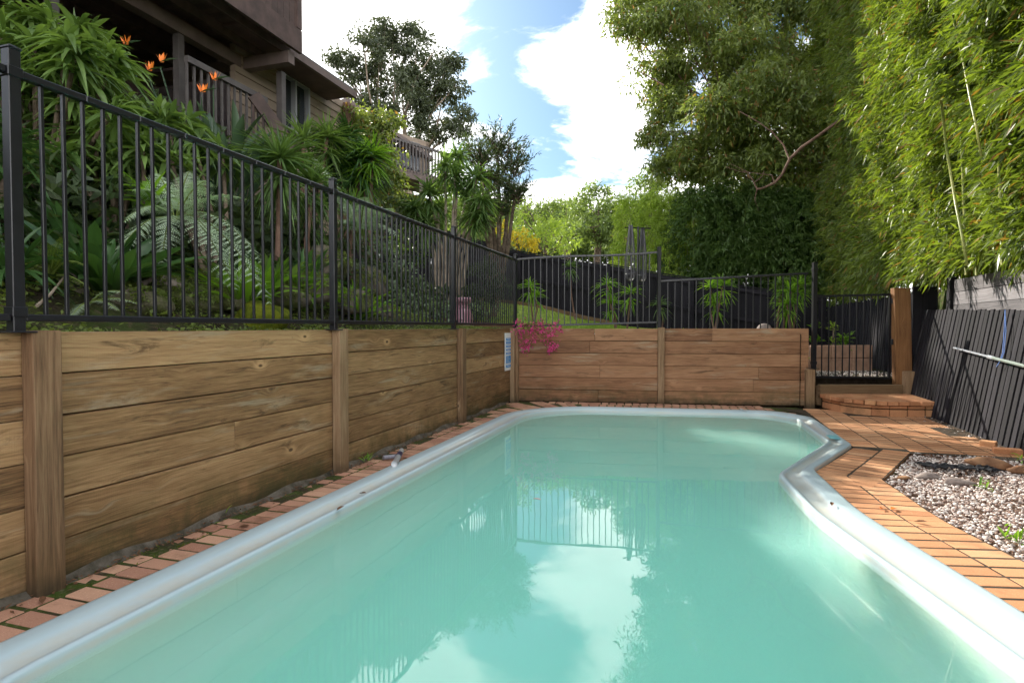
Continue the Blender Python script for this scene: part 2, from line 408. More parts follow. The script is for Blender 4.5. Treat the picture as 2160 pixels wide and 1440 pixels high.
# clay paver: every brick has its own tint, a speckled face, darker dirt in places
def brickmat(name, cols, dirt=0.5):
    m, g = material(name); P = g.pos(); r = g.attr('rnd')
    c = g.ramp(r, cols)
    sp = g.noise(P, 190, 3, 0.7); c = g.mix(g.mapr(sp, 0.30, 0.44, 0.55, 0), c, (0.20, 0.08, 0.03))
    c = g.mix(g.mapr(g.noise(P, 150, 2, 0.5), 0.62, 0.7, 0, 0.3), c, (0.85, 0.62, 0.4))
    big = g.noise(P, 3.5, 6, 0.65); c = g.mix(g.mapr(big, 0.52, 0.72, 0, dirt), c, (0.13, 0.065, 0.03))
    h = g.math('ADD', g.math('MULTIPLY', sp, 0.5), g.noise(P, 45, 5, 0.6))
    principled(g, c, 0.85, g.bump(h, 0.5, 0.003), 0.3); M[name] = m
brickmat('paver', [(0, (0.41, 0.185, 0.085)), (0.3, (0.50, 0.24, 0.115)), (0.7, (0.56, 0.285, 0.14)), (1, (0.60, 0.335, 0.18))], 0.45)
brickmat('worn_paver', [(0, (0.36, 0.18, 0.12)), (0.4, (0.48, 0.265, 0.175)), (0.8, (0.54, 0.32, 0.21)), (1, (0.42, 0.20, 0.14))], 0.85)
brickmat('step_brick', [(0, (0.40, 0.17, 0.075)), (0.5, (0.5, 0.23, 0.11)), (1, (0.52, 0.27, 0.13))], 0.6)

# moss + dirt bed the left hand bricks sit in
m, g = material('mossy_bed'); P = g.pos()
c = g.mix(g.mapr(g.noise(P, 6, 6, 0.65), 0.40, 0.58), (0.05, 0.036, 0.022), (0.055, 0.085, 0.012))
c = g.mix(g.mapr(g.noise(P, 40, 3, 0.6), 0.55, 0.7, 0, 0.7), c, (0.16, 0.125, 0.085))
principled(g, c, 0.95, g.bump(g.noise(P, 60, 6, 0.7), 1.0, 0.012), 0.2); M['mossy_bed'] = m

# gelcoat of the pool shell
m, g = material('gelcoat'); P = g.pos(); pz = g.sep(P)[2]
n = g.noise(P, 1.6, 6, 0.6)
c = g.mix(g.mapr(n, 0.45, 0.7, 0, 0.5), (0.43, 0.545, 0.58), (0.49, 0.575, 0.59))
c = g.mix(g.mapr(g.noise(P, 26, 5, 0.7), 0.60, 0.74, 0, 0.35), c, (0.42, 0.45, 0.40))
chan = g.math('MULTIPLY', g.mapr(pz, 0.030, 0.014, 0, 0.75), g.mapr(g.noise(P, 4, 6, 0.7), 0.35, 0.65, 0.35, 1))
chan = g.math('MULTIPLY', chan, g.mapr(pz, -0.02, 0.0, 0, 1))
c = g.mix(chan, c, (0.50, 0.47, 0.38))
c = g.mix(g.mapr(pz, -0.008, -0.03, 0, 1), c, (0.50, 0.56, 0.48))
principled(g, c, 0.28, None, 0.5, coat=0.3); M['gelcoat'] = m

# water: mirror surface over milky green water
m, g = material('pool_water')
P = g.pos()
nb = g.bump(g.noise(P, 2.2, 2, 0.5), 0.05, 0.02)
gl = g.node('ShaderNodeBsdfGlossy'); gl.inputs['Roughness'].default_value = 0.0; g.l.new(nb, gl.inputs['Normal'])
tr = g.node('ShaderNodeBsdfTransparent')
fr = g.node('ShaderNodeFresnel'); fr.inputs[0].default_value = 1.6; g.l.new(nb, fr.inputs['Normal'])
geo = g.n.new('ShaderNodeNewGeometry')
fac = g.math('MULTIPLY', fr.outputs[0], g.math('SUBTRACT', 1.0, geo.outputs['Backfacing']))
mx = g.node('ShaderNodeMixShader'); g.l.new(fac, mx.inputs[0]); g.l.new(tr.outputs[0], mx.inputs[1]); g.l.new(gl.outputs[0], mx.inputs[2])
g.l.new(mx.outputs[0], g.out.inputs['Surface'])
vol = g.node('ShaderNodeVolumePrincipled'); vol.inputs['Color'].default_value = (0.60, 0.966, 0.898, 1); vol.inputs['Density'].default_value = 2.3
vol.inputs['Anisotropy'].default_value = 0.0
g.l.new(vol.outputs[0], g.out.inputs['Volume']); M['pool_water'] = m

# leaves
def leafmat(name, dark, light, trans=0.35, rough=0.45, tcol=None, spec=0.35, var=0.35, dead=0.0):
    m, g = material(name); r = g.attr('rnd'); P = g.pos()
    n = g.noise(P, 1.7, 3, 0.6)
    f = g.math('ADD', g.math('MULTIPLY', r, 1-var), g.math('MULTIPLY', g.mapr(n, 0.3, 0.7), var))
    c = g.mix(f, dark, light)
    if dead: c = g.mix(g.mapr(r, 1-dead, 1-dead*0.9, 0, 1), c, (0.22, 0.13, 0.04))
    p = principled(g, c, rough, None, spec, link=False)
    t = g.node('ShaderNodeBsdfTranslucent')
    tc = g.vmath('MULTIPLY', c, tcol or (1.9, 1.9, 0.9)); g.l.new(tc, t.inputs[0])
    mx = g.node('ShaderNodeMixShader'); mx.inputs[0].default_value = trans
    g.l.new(p.outputs[0], mx.inputs[1]); g.l.new(t.outputs[0], mx.inputs[2]); g.l.new(mx.outputs[0], g.out.inputs['Surface'])
    M[name] = m
leafmat('leaf_strap', (0.04, 0.08, 0.02), (0.19, 0.29, 0.08), 0.35, 0.35)
leafmat('leaf_dark_strap', (0.018, 0.050, 0.014), (0.06, 0.13, 0.035), 0.25, 0.32)
leafmat('leaf_grey_paddle', (0.03, 0.06, 0.03), (0.08, 0.13, 0.07), 0.2, 0.4)
leafmat('leaf_yucca', (0.05, 0.10, 0.03), (0.15, 0.24, 0.07), 0.35, 0.4)
leafmat('leaf_fern', (0.30, 0.40, 0.27), (0.52, 0.62, 0.46), 0.3, 0.6, tcol=(1.3, 1.4, 0.9))
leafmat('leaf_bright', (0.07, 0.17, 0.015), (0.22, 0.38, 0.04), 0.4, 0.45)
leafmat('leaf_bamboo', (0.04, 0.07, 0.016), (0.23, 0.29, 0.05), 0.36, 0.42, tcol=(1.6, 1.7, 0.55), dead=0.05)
leafmat('leaf_gum', (0.055, 0.088, 0.022), (0.23, 0.28, 0.07), 0.35, 0.45, dead=0.05)
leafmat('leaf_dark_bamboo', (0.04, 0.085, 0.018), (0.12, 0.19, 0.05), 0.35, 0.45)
leafmat('leaf_grey_gum', (0.03, 0.042, 0.024), (0.09, 0.11, 0.055), 0.22, 0.5)
leafmat('leaf_back', (0.07, 0.11, 0.03), (0.2, 0.27, 0.08), 0.35, 0.5)
leafmat('leaf_yellow', (0.4, 0.34, 0.02), (0.75, 0.6, 0.05), 0.4, 0.5, tcol=(1.3, 1.2, 0.6))
leafmat('leaf_lime', (0.15, 0.23, 0.035), (0.36, 0.46, 0.08), 0.45, 0.5)
leafmat('leaf_shrub', (0.026, 0.05, 0.02), (0.075, 0.105, 0.04), 0.25, 0.5)
leafmat('leaf_cover', (0.06, 0.09, 0.02), (0.20, 0.26, 0.06), 0.35, 0.5)
leafmat('leaf_grey_cover', (0.08, 0.12, 0.07), (0.24, 0.32, 0.20), 0.3, 0.5)
leafmat('leaf_grass', (0.09, 0.17, 0.02), (0.26, 0.38, 0.06), 0.4, 0.5)
leafmat('leaf_magenta', (0.42, 0.03, 0.13), (0.80, 0.12, 0.38), 0.35, 0.5, tcol=(1.4, 1.0, 1.2))

# ground surfaces
m, g = material('garden_soil'); P = g.pos()
c = g.mix(g.mapr(g.noise(P, 2.2, 6, 0.65), 0.38, 0.62), (0.035, 0.025, 0.015), (0.06, 0.085, 0.018))
c = g.mix(g.mapr(g.noise(P, 18, 5, 0.6), 0.52, 0.7), c, (0.12, 0.09, 0.055))
principled(g, c, 0.95, g.bump(g.noise(P, 14, 8, 0.7), 1.0, 0.06), 0.2); M['garden_soil'] = m
m, g = material('lawn_grass'); P = g.pos()
c = g.mix(g.mapr(g.noise(P, 3, 6, 0.6), 0.35, 0.65), (0.16, 0.22, 0.035), (0.34, 0.40, 0.08))
principled(g, c, 0.9, g.bump(g.noise(P, 60, 4, 0.7), 1.0, 0.02), 0.2); M['lawn_grass'] = m
m, g = material('gravel_soil'); P = g.pos()
c = g.mix(g.mapr(g.noise(P, 5, 6, 0.6), 0.35, 0.65), (0.09, 0.05, 0.03), (0.25, 0.17, 0.13))
principled(g, c, 0.95, g.bump(g.noise(P, 40, 6, 0.7), 1.0, 0.02), 0.2); M['gravel_soil'] = m
# weatherboards
m, g = material('weatherboard'); P = g.pos(); z = g.sep(P)[2]
n = g.noise(g.vmath('MULTIPLY', P, (0.6, 0.6, 8)), 1, 4)
c = g.mix(g.mapr(n, 0.3, 0.7), (0.24, 0.18, 0.135), (0.32, 0.25, 0.19)); principled(g, c, 0.7, None, 0.3); M['weatherboard'] = m
simple('dark_cladding', (0.14, 0.085, 0.075), 0.7, var=0.4, scale=3, rnd=0.2)
# ------------------------------------------------------------------ pool outline (pool frame u, v)
def round_poly(pts, arc=7, sub=6):
    """pts: (u, v, radius) in order; returns a closed list with the same point count for any radii"""
    out = []; n = len(pts)
    for i in range(n):
        p0, p1, p2 = Vector(pts[i-1][:2]), Vector(pts[i][:2]), Vector(pts[(i+1) % n][:2]); r = pts[i][2]
        a = (p0-p1).normalized(); b = (p2-p1).normalized(); ang = a.angle(b); t = r/math.tan(ang/2)
        t = min(t, 0.48*(p0-p1).length, 0.48*(p2-p1).length); r = t*math.tan(ang/2)
        s, e = p1+a*t, p1+b*t; c = p1+(a+b).normalized()*(r/math.sin(ang/2))
        for k in range(arc+1):
            q = s.lerp(e, k/arc)-c; out.append(c+q.normalized()*r if q.length > 1e-6 else s.copy())
        nx = pts[(i+1) % n]; a2 = (p1-p2).normalized(); p3 = Vector(pts[(i+2) % n][:2]); b2 = (p3-p2).normalized(); an2 = a2.angle(b2)
        t2 = min(nx[2]/math.tan(an2/2), 0.48*(p1-p2).length, 0.48*(p3-p2).length); s2 = p2+a2*t2
        for k in range(1, sub): out.append(e.lerp(s2, k/sub))
    return out
OUT = [(-2.50, .5, .8), (-2.50, 8.54, 1.25), (1.08, 9.05, .42), (1.47, 8.55, .35), (1.52, 6.66, .16), (0.95, 5.42, .50), (1.02, 4.25, 3.0), (1.46, 2.30, 2.0), (1.5, .5, .8)]
INN = [(-2.20, .85, .6), (-2.20, 8.28, 1.05), (.92, 8.72, .42), (1.26, 8.30, .3), (1.32, 6.74, .06), (0.64, 5.12, .36), (0.72, 4.15, 3.0), (1.16, 2.20, 2.0), (1.2, .85, .6)]
PO = round_poly(OUT); PI = round_poly(INN); NP = len(PO)
def offs(poly, d):
    n = len(poly); r = []
    for i in range(n):
        e = (poly[(i+1) % n]-poly[i-1]).normalized(); r.append(poly[i]+Vector((e.y, -e.x))*d)   # clockwise order: inward is the right hand side
    return r
def smooth_poly(p, it):
    for _ in range(it): p = [(p[i-1]+p[i]*2+p[(i+1) % len(p)])/4 for i in range(len(p))]
    return p
prof = [(0, -.25), (0, .018), (.03, .034), (.08, .036), (.22, .037), (.36, .034), (.43, .022), (.47, .008), (.77, .004), (.84, .012), (.87, .032), (.90, .040), (.96, .040), (1.0, .028)]
rings = [([a.lerp(b, t) for a, b in zip(PO, PI)], z) for t, z in prof]
below = [(0.004, -.03), (.01, -.16), (.03, -.215), (.07, -.235), (.17, -.245), (.20, -.27), (.24, -.42), (.27, -.9), (.36, -1.15), (.48, -1.25)]
for d_, z in below: rings.append((smooth_poly(offs(PI, d_), int(d_*22)), z))
V, F = [], []
for ring, z in rings: V += [uvz(p.x, p.y, z) for p in ring]
for i in range(len(rings)-1):
    for k in range(NP):
        k2 = (k+1) % NP; F.append((i*NP+k, i*NP+k2, (i+1)*NP+k2, (i+1)*NP+k))
F.append(tuple((len(rings)-1)*NP+k for k in range(NP)))
pool = thing('swimming_pool', 'pale blue fibreglass pool full of milky green water with a cut-in right side', 'swimming pool', uvz(-.5, 4.5, 0))
shell = np_mesh('pool_shell', V, F, M['gelcoat'], pool, smooth=True)
# submerged corner seat and step
def slab(mb, pts, z1, z0):
    n = len(pts); i0 = len(mb.V)
    for z in (z1, z1-.03, z0):
        for (u, v) in pts:
            mb.V.append(uvz(u, v, z))
    # small rounding: shrink the top ring
    c = Vector((sum(p[0] for p in pts)/n, sum(p[1] for p in pts)/n))
    for k in range(n):
        q = Vector(pts[k]); q = q+(c-q).normalized()*0.03; mb.V[i0+k] = uvz(q.x, q.y, z1)
    mb.F.append(tuple(i0+k for k in range(n))); mb.R.append(.5)
    for j in (0, 1):
        for k in range(n):
            k2 = (k+1) % n; mb.F.append((i0+j*n+k, i0+j*n+k2, i0+(j+1)*n+k2, i0+(j+1)*n+k)); mb.R.append(.5)
    mb.UV = [(0, 0)]*sum(len(f) for f in mb.F)
def curve2(pts, n=8):
    out = []; P = [Vector(p) for p in pts]; P = [P[0]*2-P[1]]+P+[P[-1]*2-P[-2]]
    for i in range(1, len(P)-2):
        for k in range(n):
            t = k/n; a, b, c, d = P[i-1:i+3]
            out.append(0.5*((2*b)+(c-a)*t+(2*a-5*b+4*c-d)*t*t+(3*b-a-3*c+d)*t**3))
    out.append(P[-2]); return out
for nm, z, pts in (('seat', -.20, [(.30, 8.9), (.42, 8.1), (.58, 7.3), (.62, 6.5), (.45, 5.7), (.42, 5.2), (.62, 4.75)]),
                   ('step', -.50, [(-.15, 8.9), (.02, 8.1), (.22, 7.3), (.30, 6.5), (.20, 5.7), (.22, 5.2), (.5, 4.5)])):
    mb = MB(); cv_ = [tuple(p) for p in curve2(pts)]
    slab(mb, cv_+[(.85, 4.9), (1.6, 6.6), (1.6, 8.9)], z, -1.28); mb.build(nm, M['gelcoat'], pool, smooth=False)
# skimmer opening in the right rim: slotted face and small blue recess
e0, e1 = Vector((1.29, 8.22)), Vector((1.335, 6.82))
mb = MB(); dirv = (e1-e0).normalized(); nn = Vector((-dirv.y, dirv.x)); 
if nn.x > 0: nn = -nn
k = 0
while k*0.034 < (e1-e0).length-0.1:
    p = e0+dirv*(0.06+k*0.034)+nn*0.0
    a = Vector(uvz(p.x+nn.x*.004, p.y+nn.y*.004, -.028)); b = Vector(uvz(p.x+nn.x*.004+dirv.x*.011, p.y+nn.y*.004+dirv.y*.011, -.028))
    c = Vector(uvz(nn.x*.007, nn.y*.007)); mb.box(a, b-a, c, (0, 0, .055)); k += 1
mb.build('skimmer_grille', M['gelcoat'], pool)
mb = MB(); q = Vector((1.36, 6.86)); a = Vector(uvz(q.x, q.y, .044)); mb.box(a, Vector(uvz(.10, 0)), Vector(uvz(0, .2)), (0, 0, .008)); 
sk = mb.build('skimmer_lid', simple('skimmer_blue', (0.16, 0.42, 0.46), 0.3), pool, bevel=.01, seg=2)
# seam across the far rim
mb = MB(); a = uvz(.68, 8.68, .047)
mb.bar(a, uvz(.62, 9.0, .047), .02, .006); mb.build('rim_seam', M['gelcoat'], pool)

# water (closed volume a hair inside the shell)
wr = [(offs(PI, .001), -.004), (offs(PI, .008), -.16)]+[(smooth_poly(offs(PI, d_), int(d_*22)), z+.0) for d_, z in below[2:]]
V, F = [], []
for ring, z in wr: V += [uvz(p.x, p.y, z) for p in ring]
for i in range(len(wr)-1):
    for k in range(NP):
        k2 = (k+1) % NP; F.append((i*NP+k, i*NP+k2, (i+1)*NP+k2, (i+1)*NP+k))
V2 = []
for i, (ring, z) in enumerate(wr):
    cc = Vector((-.4, 4.6))
    for p in ring:
        V2.append(uvz(p.x, p.y, z+(0 if i == 0 else .006)))
F.append(tuple(range(NP))[::-1]); F.append(tuple((len(wr)-1)*NP+k for k in range(NP)))
water = np_mesh('water', V2, F, M['pool_water'], None); setp(water, kind='structure')
import bmesh
bm = bmesh.new(); bm.from_mesh(water.data); bmesh.ops.recalc_face_normals(bm, faces=bm.faces); bm.to_mesh(water.data); bm.free()

# ------------------------------------------------------------------ terrain
WL = -2.90                                             # face of the left wall (u)
C0 = uv(WL, -4); C1 = uv(WL, 9.22); C2 = (4.60, 9.03); C3 = (4.66, 9.10); C4 = (6.18, 9.0)
def fence_x(y): return 4.93+(y-5.63)*.335               # foot of the leaning fence on the right
YARD = [C0, C1, (4.48, 9.045), C2, C3, C4, (fence_x(8.9), 8.9), (fence_x(5.63), 5.63), (fence_x(1.0), 1.0), (fence_x(-4), -4.0)]
def sstep(a, b, x):
    t = max(0.0, min(1.0, (x-a)/(b-a))); return t*t*(3-2*t)
def H(x, y):
    u, v = touv(x, y); s = WL-u
    z = 1.12
    steep = 0.47-0.37*sstep(6.5, 9.5, v)
    if s > .35: z += steep*min(s-.35, 7)+0.12*max(0, s-7.35)
    z += 0.035*max(0, v-11)*sstep(-2, 3, s)
    if v > 9: z += 0.05*max(0, min(v-9.6, 10))*sstep(-2, 2, s)
    # lower strip behind the gate, right of the back wall
    low = sstep(4.52, 4.58, x)*sstep(8.5, 8.9, y)*(1-sstep(14.5, 16, y)); z = z*(1-low)+.43*low
    fr = x-fence_x(y)
    if y < 8.95 and -.02 < fr <= .47: z = -.05
    if y >= 8.95 and y < 17 and -.02 < fr <= .47: z = .43
    if y < 17 and fr > 0: hi = sstep(.46, .56, fr); z = z*(1-hi)+(1.75+.12*min(fr, 6))*hi
    far = math.hypot(x, y)
    z += 0.03*max(0, far-24)*(1+.3*math.sin(x*.05)) if far < 260 else 0.03*236
    return z
def inside(p, poly):
    x, y = p; c = False; n = len(poly)
    for i in range(n):
        x1, y1 = poly[i]; x2, y2 = poly[i-1]
        if (y1 > y) != (y2 > y) and x < (x2-x1)*(y-y1)/(y2-y1)+x1: c = not c
    return c
hole_ = [uv(p.x, p.y) for p in [a.lerp(b, .3) for a, b in zip(PO, PI)]]
pts = [Vector(p) for p in YARD]; nY = len(pts); edges = [(i, (i+1) % nY) for i in range(nY)]
pts += [Vector(p) for p in hole_]; edges += [(nY+i, nY+(i+1) % len(hole_)) for i in range(len(hole_))]
gx_ = []
def grid(x0, x1, y0, y1, st, skip=None):
    x = x0
    while x <= x1+1e-6:
        y = y0
        while y <= y1+1e-6:
            if not (skip and skip[0] < x < skip[1] and skip[2] < y < skip[3]): gx_.append((x+random.uniform(-.1, .1)*st, y+random.uniform(-.1, .1)*st))
            y += st
        x += st
grid(-9.3, 9.1, -3.9, 17, .3)
grid(-30, 30, -20, 60, 2, (-10, 10, -5, 18)); grid(-420, 420, -420, 420, 30, (-35, 35, -25, 65))
grid(4.64, 7.2, 9.06, 10.2, .13)
gx_ = [p for p in gx_ if not inside(p, YARD)]
for k in range(90):                                     # vertices just outside the walls, so the bank drops sharply there
    y = -3.5+k*.14; gx_.append((fence_x(y)+.58, y)); gx_.append((fence_x(y)+.44, y))
    a = uv(WL-.06, -3.8+k*.144); gx_.append(a)
pts += [Vector(p) for p in gx_]
vo, eo, fo, *_ = geometry.delaunay_2d_cdt(pts, edges, [], 0, 1e-4)
Fy, Ft = [], []
for f in fo:
    c = sum((vo[i] for i in f), Vector((0, 0)))/len(f)
    if inside(c, hole_): continue
    (Fy if inside(c, YARD) else Ft).append(tuple(f))
yardV = [(p.x, p.y, -.045) for p in vo]
def compact(V, F):
    used = sorted({i for f in F for i in f}); mp = {q: i for i, q in enumerate(used)}
    return [V[i] for i in used], [tuple(mp[i] for i in f) for f in F]
a, b = compact(yardV, Fy); setp(np_mesh('ground', a, b, M['mossy_bed']), kind='structure')
hv = []
for p in vo:
    near = -4 < p.x < 0 or True
    hv.append((p.x, p.y, H(p.x, p.y)+(0.05*math.sin(p.x*5.1)*math.cos(p.y*4.3) if touv(p.x, p.y)[0] < WL-.4 and math.hypot(p.x, p.y) < 20 and touv(p.x, p.y)[1] < 7.5 else 0)))
a, b = compact(hv, Ft); setp(np_mesh('terrain', a, b, M['garden_soil'], smooth=True), kind='structure')

# earth face behind the walls
mb = MB(); cen = Vector((1.5, 4.0))
for i in range(1, len(YARD)):
    if i == 0: continue
    a, b = Vector(YARD[i-1]), Vector(YARD[i]); e = (b-a).normalized(); n = Vector((-e.y, e.x))
    if n.dot(a-cen) < 0: n = -n
    for k in range(12):
        p, q = a.lerp(b, k/12), a.lerp(b, (k+1)/12); o_ = n*.10; zp, zq = H(*(p+n*.12))-.015, H(*(q+n*.12))-.015
        if i == 5: zp = zq = .44
        p2, q2 = p-e*.1*(k == 0)+o_, q+e*.1*(k == 11)+o_
        mb.sheet([(*p2, -.047), (*q2, -.047), (*q2, zq), (*p2, zp)]); mb.sheet([(*p, -.047), (*q, -.047), (*q2, -.047), (*p2, -.047)])
o = mb.build('earth_bank', M['soil']); setp(o, kind='structure')
# ------------------------------------------------------------------ brick paving
def course(mb, path, off, L=.225, pitch=.122, wd=.104, z=0.0, jit=.0010, th=.05, side=1, skip=None):
    """bricks laid side by side along a path (u, v points), long axis square to it, outer side by off"""
    P = [Vector(p) for p in path]; acc = 0.0; nxt = pitch/2
    for i in range(len(P)-1):
        seg = P[i+1]-P[i]; ln = seg.length
        if ln < 1e-6: continue
        d = seg/ln
        while nxt <= acc+ln:
            t = nxt-acc; c = P[i]+d*t
            e = P[min(i+2, len(P)-1)]-P[max(i-1, 0)]; e.normalize(); n = Vector((-e.y, e.x))*side
            o = c+n*off; nxt += pitch
            if skip and skip(o+n*L/2): continue
            ang = random.gauss(0, .006); e2 = Vector((e.x*math.cos(ang)-e.y*math.sin(ang), e.x*math.sin(ang)+e.y*math.cos(ang)))
            zz_ = z+random.uniform(-jit, jit)
            b0 = Vector(uvz(*(o-e2*wd/2), zz_-th)); a_ = Vector(uvz(*(e2*wd))); b_ = Vector(uvz(*(n*L)))
            mb.box(b0, a_, b_, (random.uniform(-.002, .002), random.uniform(-.002, .002), th), jit=.0007)
        acc += ln
# left strip: one whole and one part course
mb = MB()
course(mb, [(-2.50, -1.0), (-2.50, 7.4)], .014, L=.215, jit=.004, pitch=.120, wd=.100)
course(mb, [(-2.50, -1.0), (-2.50, 7.4)], .247, L=.10, pitch=.125, wd=.098, jit=.006, z=-.003, skip=lambda p: random.random() < .08)
bed_ = MB(); bed_.sheet([uvz(-2.49, -1, -.005), uvz(-2.49, 7.5, -.005), uvz(-2.86, 7.5, -.005), uvz(-2.86, -1, -.005)])
bed_.sheet([uvz(-2.49, 7.5, -.005), uvz(-2.2, 8.3, -.005), uvz(-1.3, 8.68, -.005), uvz(1.2, 9.04, -.005), uvz(1.5, 9.75, -.005), uvz(-2.86, 9.15, -.005), uvz(-2.86, 7.5, -.005)])
ii = [i for i, p in enumerate(PO) if p.y > 7.35 and p.x < 1.2]
far = [tuple(PO[i]) for i in ii]
course(mb, far, .012, L=.222)
ofc = lambda p: p.x < WL+.08 or uv(*p)[1] > 9.60-.127*uv(*p)[0]-.03 or p.x > -1.45
course(mb, far, .25, L=.222, skip=ofc); course(mb, far, .488, L=.222, skip=ofc); course(mb, far, .726, L=.2, skip=ofc)
course(mb, [(-1.5, 8.68), (1.12, 9.055)], .25, L=.222); course(mb, [(-2.2, 8.6), (1.12, 9.065)], .49, L=.222, skip=lambda p: uv(*p)[1] > 9.60-.127*uv(*p)[0]-.03)
mb.build('left_paving', M['worn_paver'], bevel=.004); lp = bpy.context.scene.objects['left_paving']; lp.name = 'pavement'; setp(lp, kind='structure')
setp(bed_.build('moss_bed', M['mossy_bed']), kind='structure')
# right hand paving
mb = MB()
D_, E_ = Vector((1.52, 6.66)), Vector((0.95, 5.42))
dDE = (D_-E_).normalized(); nDE = Vector((dDE.y, -dDE.x))
# edge A: follow the outline from the near end to E
seq = [PO[i] for i in range(NP)]
iA = [i for i, p in enumerate(seq) if p.y < 5.42 and p.x > .5]
A = [seq[i] for i in iA]; A.sort(key=lambda p: p.y)
A = [Vector((1.5, -1.0))]+[p for p in A if p.y > 1.2]
cut = lambda p: (p-E_).dot(dDE) > (p-E_).dot(nDE)*(-.35) and False
def clipA(p): return (p-E_).normalized().dot(Vector((.35, .94))) > 0.35 and (p-E_).dot(Vector((.3, .95))) > .02
course(mb, A, .012, side=-1, skip=clipA, L=.225); course(mb, A, .25, side=-1, skip=clipA, L=.225)
# edge B along the diagonal
def clipB(p): return (p-E_).dot(Vector((.3, .95))) < .0
course(mb, [E_-dDE*.10, D_+dDE*.02], .012, side=-1, L=.225); course(mb, [E_-dDE*.22, D_+dDE*.16], .25, side=-1, L=.225)
# field: straight courses parallel with the pool
def inB(p): q = p-E_; return q.dot(nDE) < .74 and q.dot(dDE) < 1.42 
def fieldskip(p):
    x, y = uv(*p)
    if x > fence_x(y)-.12-.1*math.sin(y*3): return True
    if y > 9.0-.02 or (x > 4.72 and y > 7.95): return True
    q = p-E_
    if q.dot(dDE) < 1.40 and q.dot(nDE) < .74: return True
    if p.y < 6.72-(p.x-1.5)*.12: return True
    return False
for k in range(0, 12):
    u0 = 1.545+k*.238
    course(mb, [(u0, 6.0), (u0, 9.6)], 0, side=-1, L=.226, skip=fieldskip, pitch=.122, wd=.104)
# rows running out to the right along the gravel
rp = mb.build('pavement', M['paver'], bevel=.003); setp(rp, kind='structure')
# mortar under the right side, a touch below the brick faces
mb = MB(); mo = [E_+nDE*.02-dDE*.3, D_, Vector((1.5, 8.9)), Vector((1.2, 9.5)), Vector((4.3, 9.5)), Vector((3.6, 6.4)), Vector((2.15, 6.55)), E_+nDE*.485+dDE*1.42, E_+nDE*.485-dDE*.2]
mb.sheet([uvz(*p, -.0015) for p in mo])
Aq = [p for p in A]
for i in range(len(Aq)-1):
    e = (Aq[i+1]-Aq[i]).normalized(); n = Vector((e.y, -e.x))
    mb.sheet([uvz(*Aq[i], -.002), uvz(*(Aq[i]+n*.485), -.002), uvz(*(Aq[i+1]+n*.485), -.002), uvz(*Aq[i+1], -.002)])
mb.build('mortar_bed', M['mortar']); o = scene.objects['mortar_bed']; o.name = 'pavement_mortar'; setp(o, kind='structure')
# near end paving, mostly behind the camera
mb = MB()
for k in range(6): course(mb, [(-2.85, .46-k*.24), (2.6, .46-k*.24)], .012, side=-1, L=.225)
o = mb.build('pavement', M['paver'], bevel=.004); setp(o, kind='structure')

# concrete haunch along the foot of the left wall
mb = MB(); V = []; n = 90
for i in range(n):
    v0 = -1+i*10.1/n; wd = .055+.03*math.sin(v0*4.1)+.02*math.sin(v0*13)
    V.append((WL, v0, .03+.015*math.sin(v0*9)+.01*math.sin(v0*21)*0)); V.append((WL+wd, v0, -.03))
o = np_mesh('kerb_strip', [uvz(a_, b_, c_) for a_, b_, c_ in V], [(2*i, 2*i+1, 2*i+3, 2*i+2) for i in range(n-1)], M['concrete_edge'], smooth=True); setp(o, kind='structure')

# ------------------------------------------------------------------ retaining walls
def bay(mb, p0, p1, rows=6, rh=.2, z0=0.0, th=.075, split=0.0, top=0.0, rb=None):
    p0, p1 = Vector((*p0, 0)), Vector((*p1, 0)); d = (p1-p0); ln = d.length; d.normalize(); n = Vector((-d.y, d.x, 0))
    for k in range(rows):
        cuts = [0.0]
        if random.random() < split: cuts.append(ln*random.uniform(.25, .75))
        cuts.append(ln); dz = 0
        for i in range(len(cuts)-1):
            off = random.uniform(0, .009); z = z0+k*rh
            mb.box(p0+d*(cuts[i]+.0015)+n*off+Vector((0, 0, z+.0015)), d*(cuts[i+1]-cuts[i]-.003), n*th, (0, 0, rh-random.uniform(.003, .008)), r=rb[k % len(rb)] if rb else None, jit=.0012)
LPV = [-.5, 1.90, 4.25, 6.93, 9.12]
wl = thing('retaining_wall', 'long brown timber sleeper wall along the left side of the pool', 'retaining wall', uvz(WL, 4, 0))
mb = MB()
for a, b in zip(LPV[:-1], LPV[1:]): bay(mb, uv(WL, a-.02), uv(WL, b+.12 if b > 9 else b+.02), split=.12)
bay(mb, uv(WL, -4), uv(WL, -.5)); mb.build('sleepers', M['sleeper_wood'], wl, bevel=.004)
for i, v in enumerate(LPV):
    mb = MB(); w_ = .125 if i < 4 else .10
    mb.box(uvz(WL+.002, v-w_/2, -.03), Vector(uvz(.078, 0)), Vector(uvz(0, w_)), (0, 0, 1.235), grain=2); mb.build('post', M['post_wood'], wl, bevel=.006, seg=2)
wb = thing('retaining_wall', 'reddish brown timber sleeper wall across the far end of the pool', 'retaining wall', (2.3, 9.3, 0))
c1, c2 = Vector(C1), Vector(C2); dB = (c2-c1).normalized(); nB = Vector((-dB.y, dB.x)); mid = c1+dB*2.40
mb = MB(); bay(mb, tuple(c1), tuple(mid), split=.75); bay(mb, tuple(mid), tuple(c2), split=.45)
mb.box((*c2, 0), tuple(-dB*.075)+(0,), tuple(nB*.9)+(0,), (0, 0, 1.2)) if False else None
for k in range(6): mb.box(Vector((*(c2+nB*.08), k*.2+.0015)), Vector((*(nB*1.9), 0)), Vector((*(-dB*.07), 0)), (0, 0, .195))
mb.build('sleepers', M['red_sleeper_wood'], wb, bevel=.004)
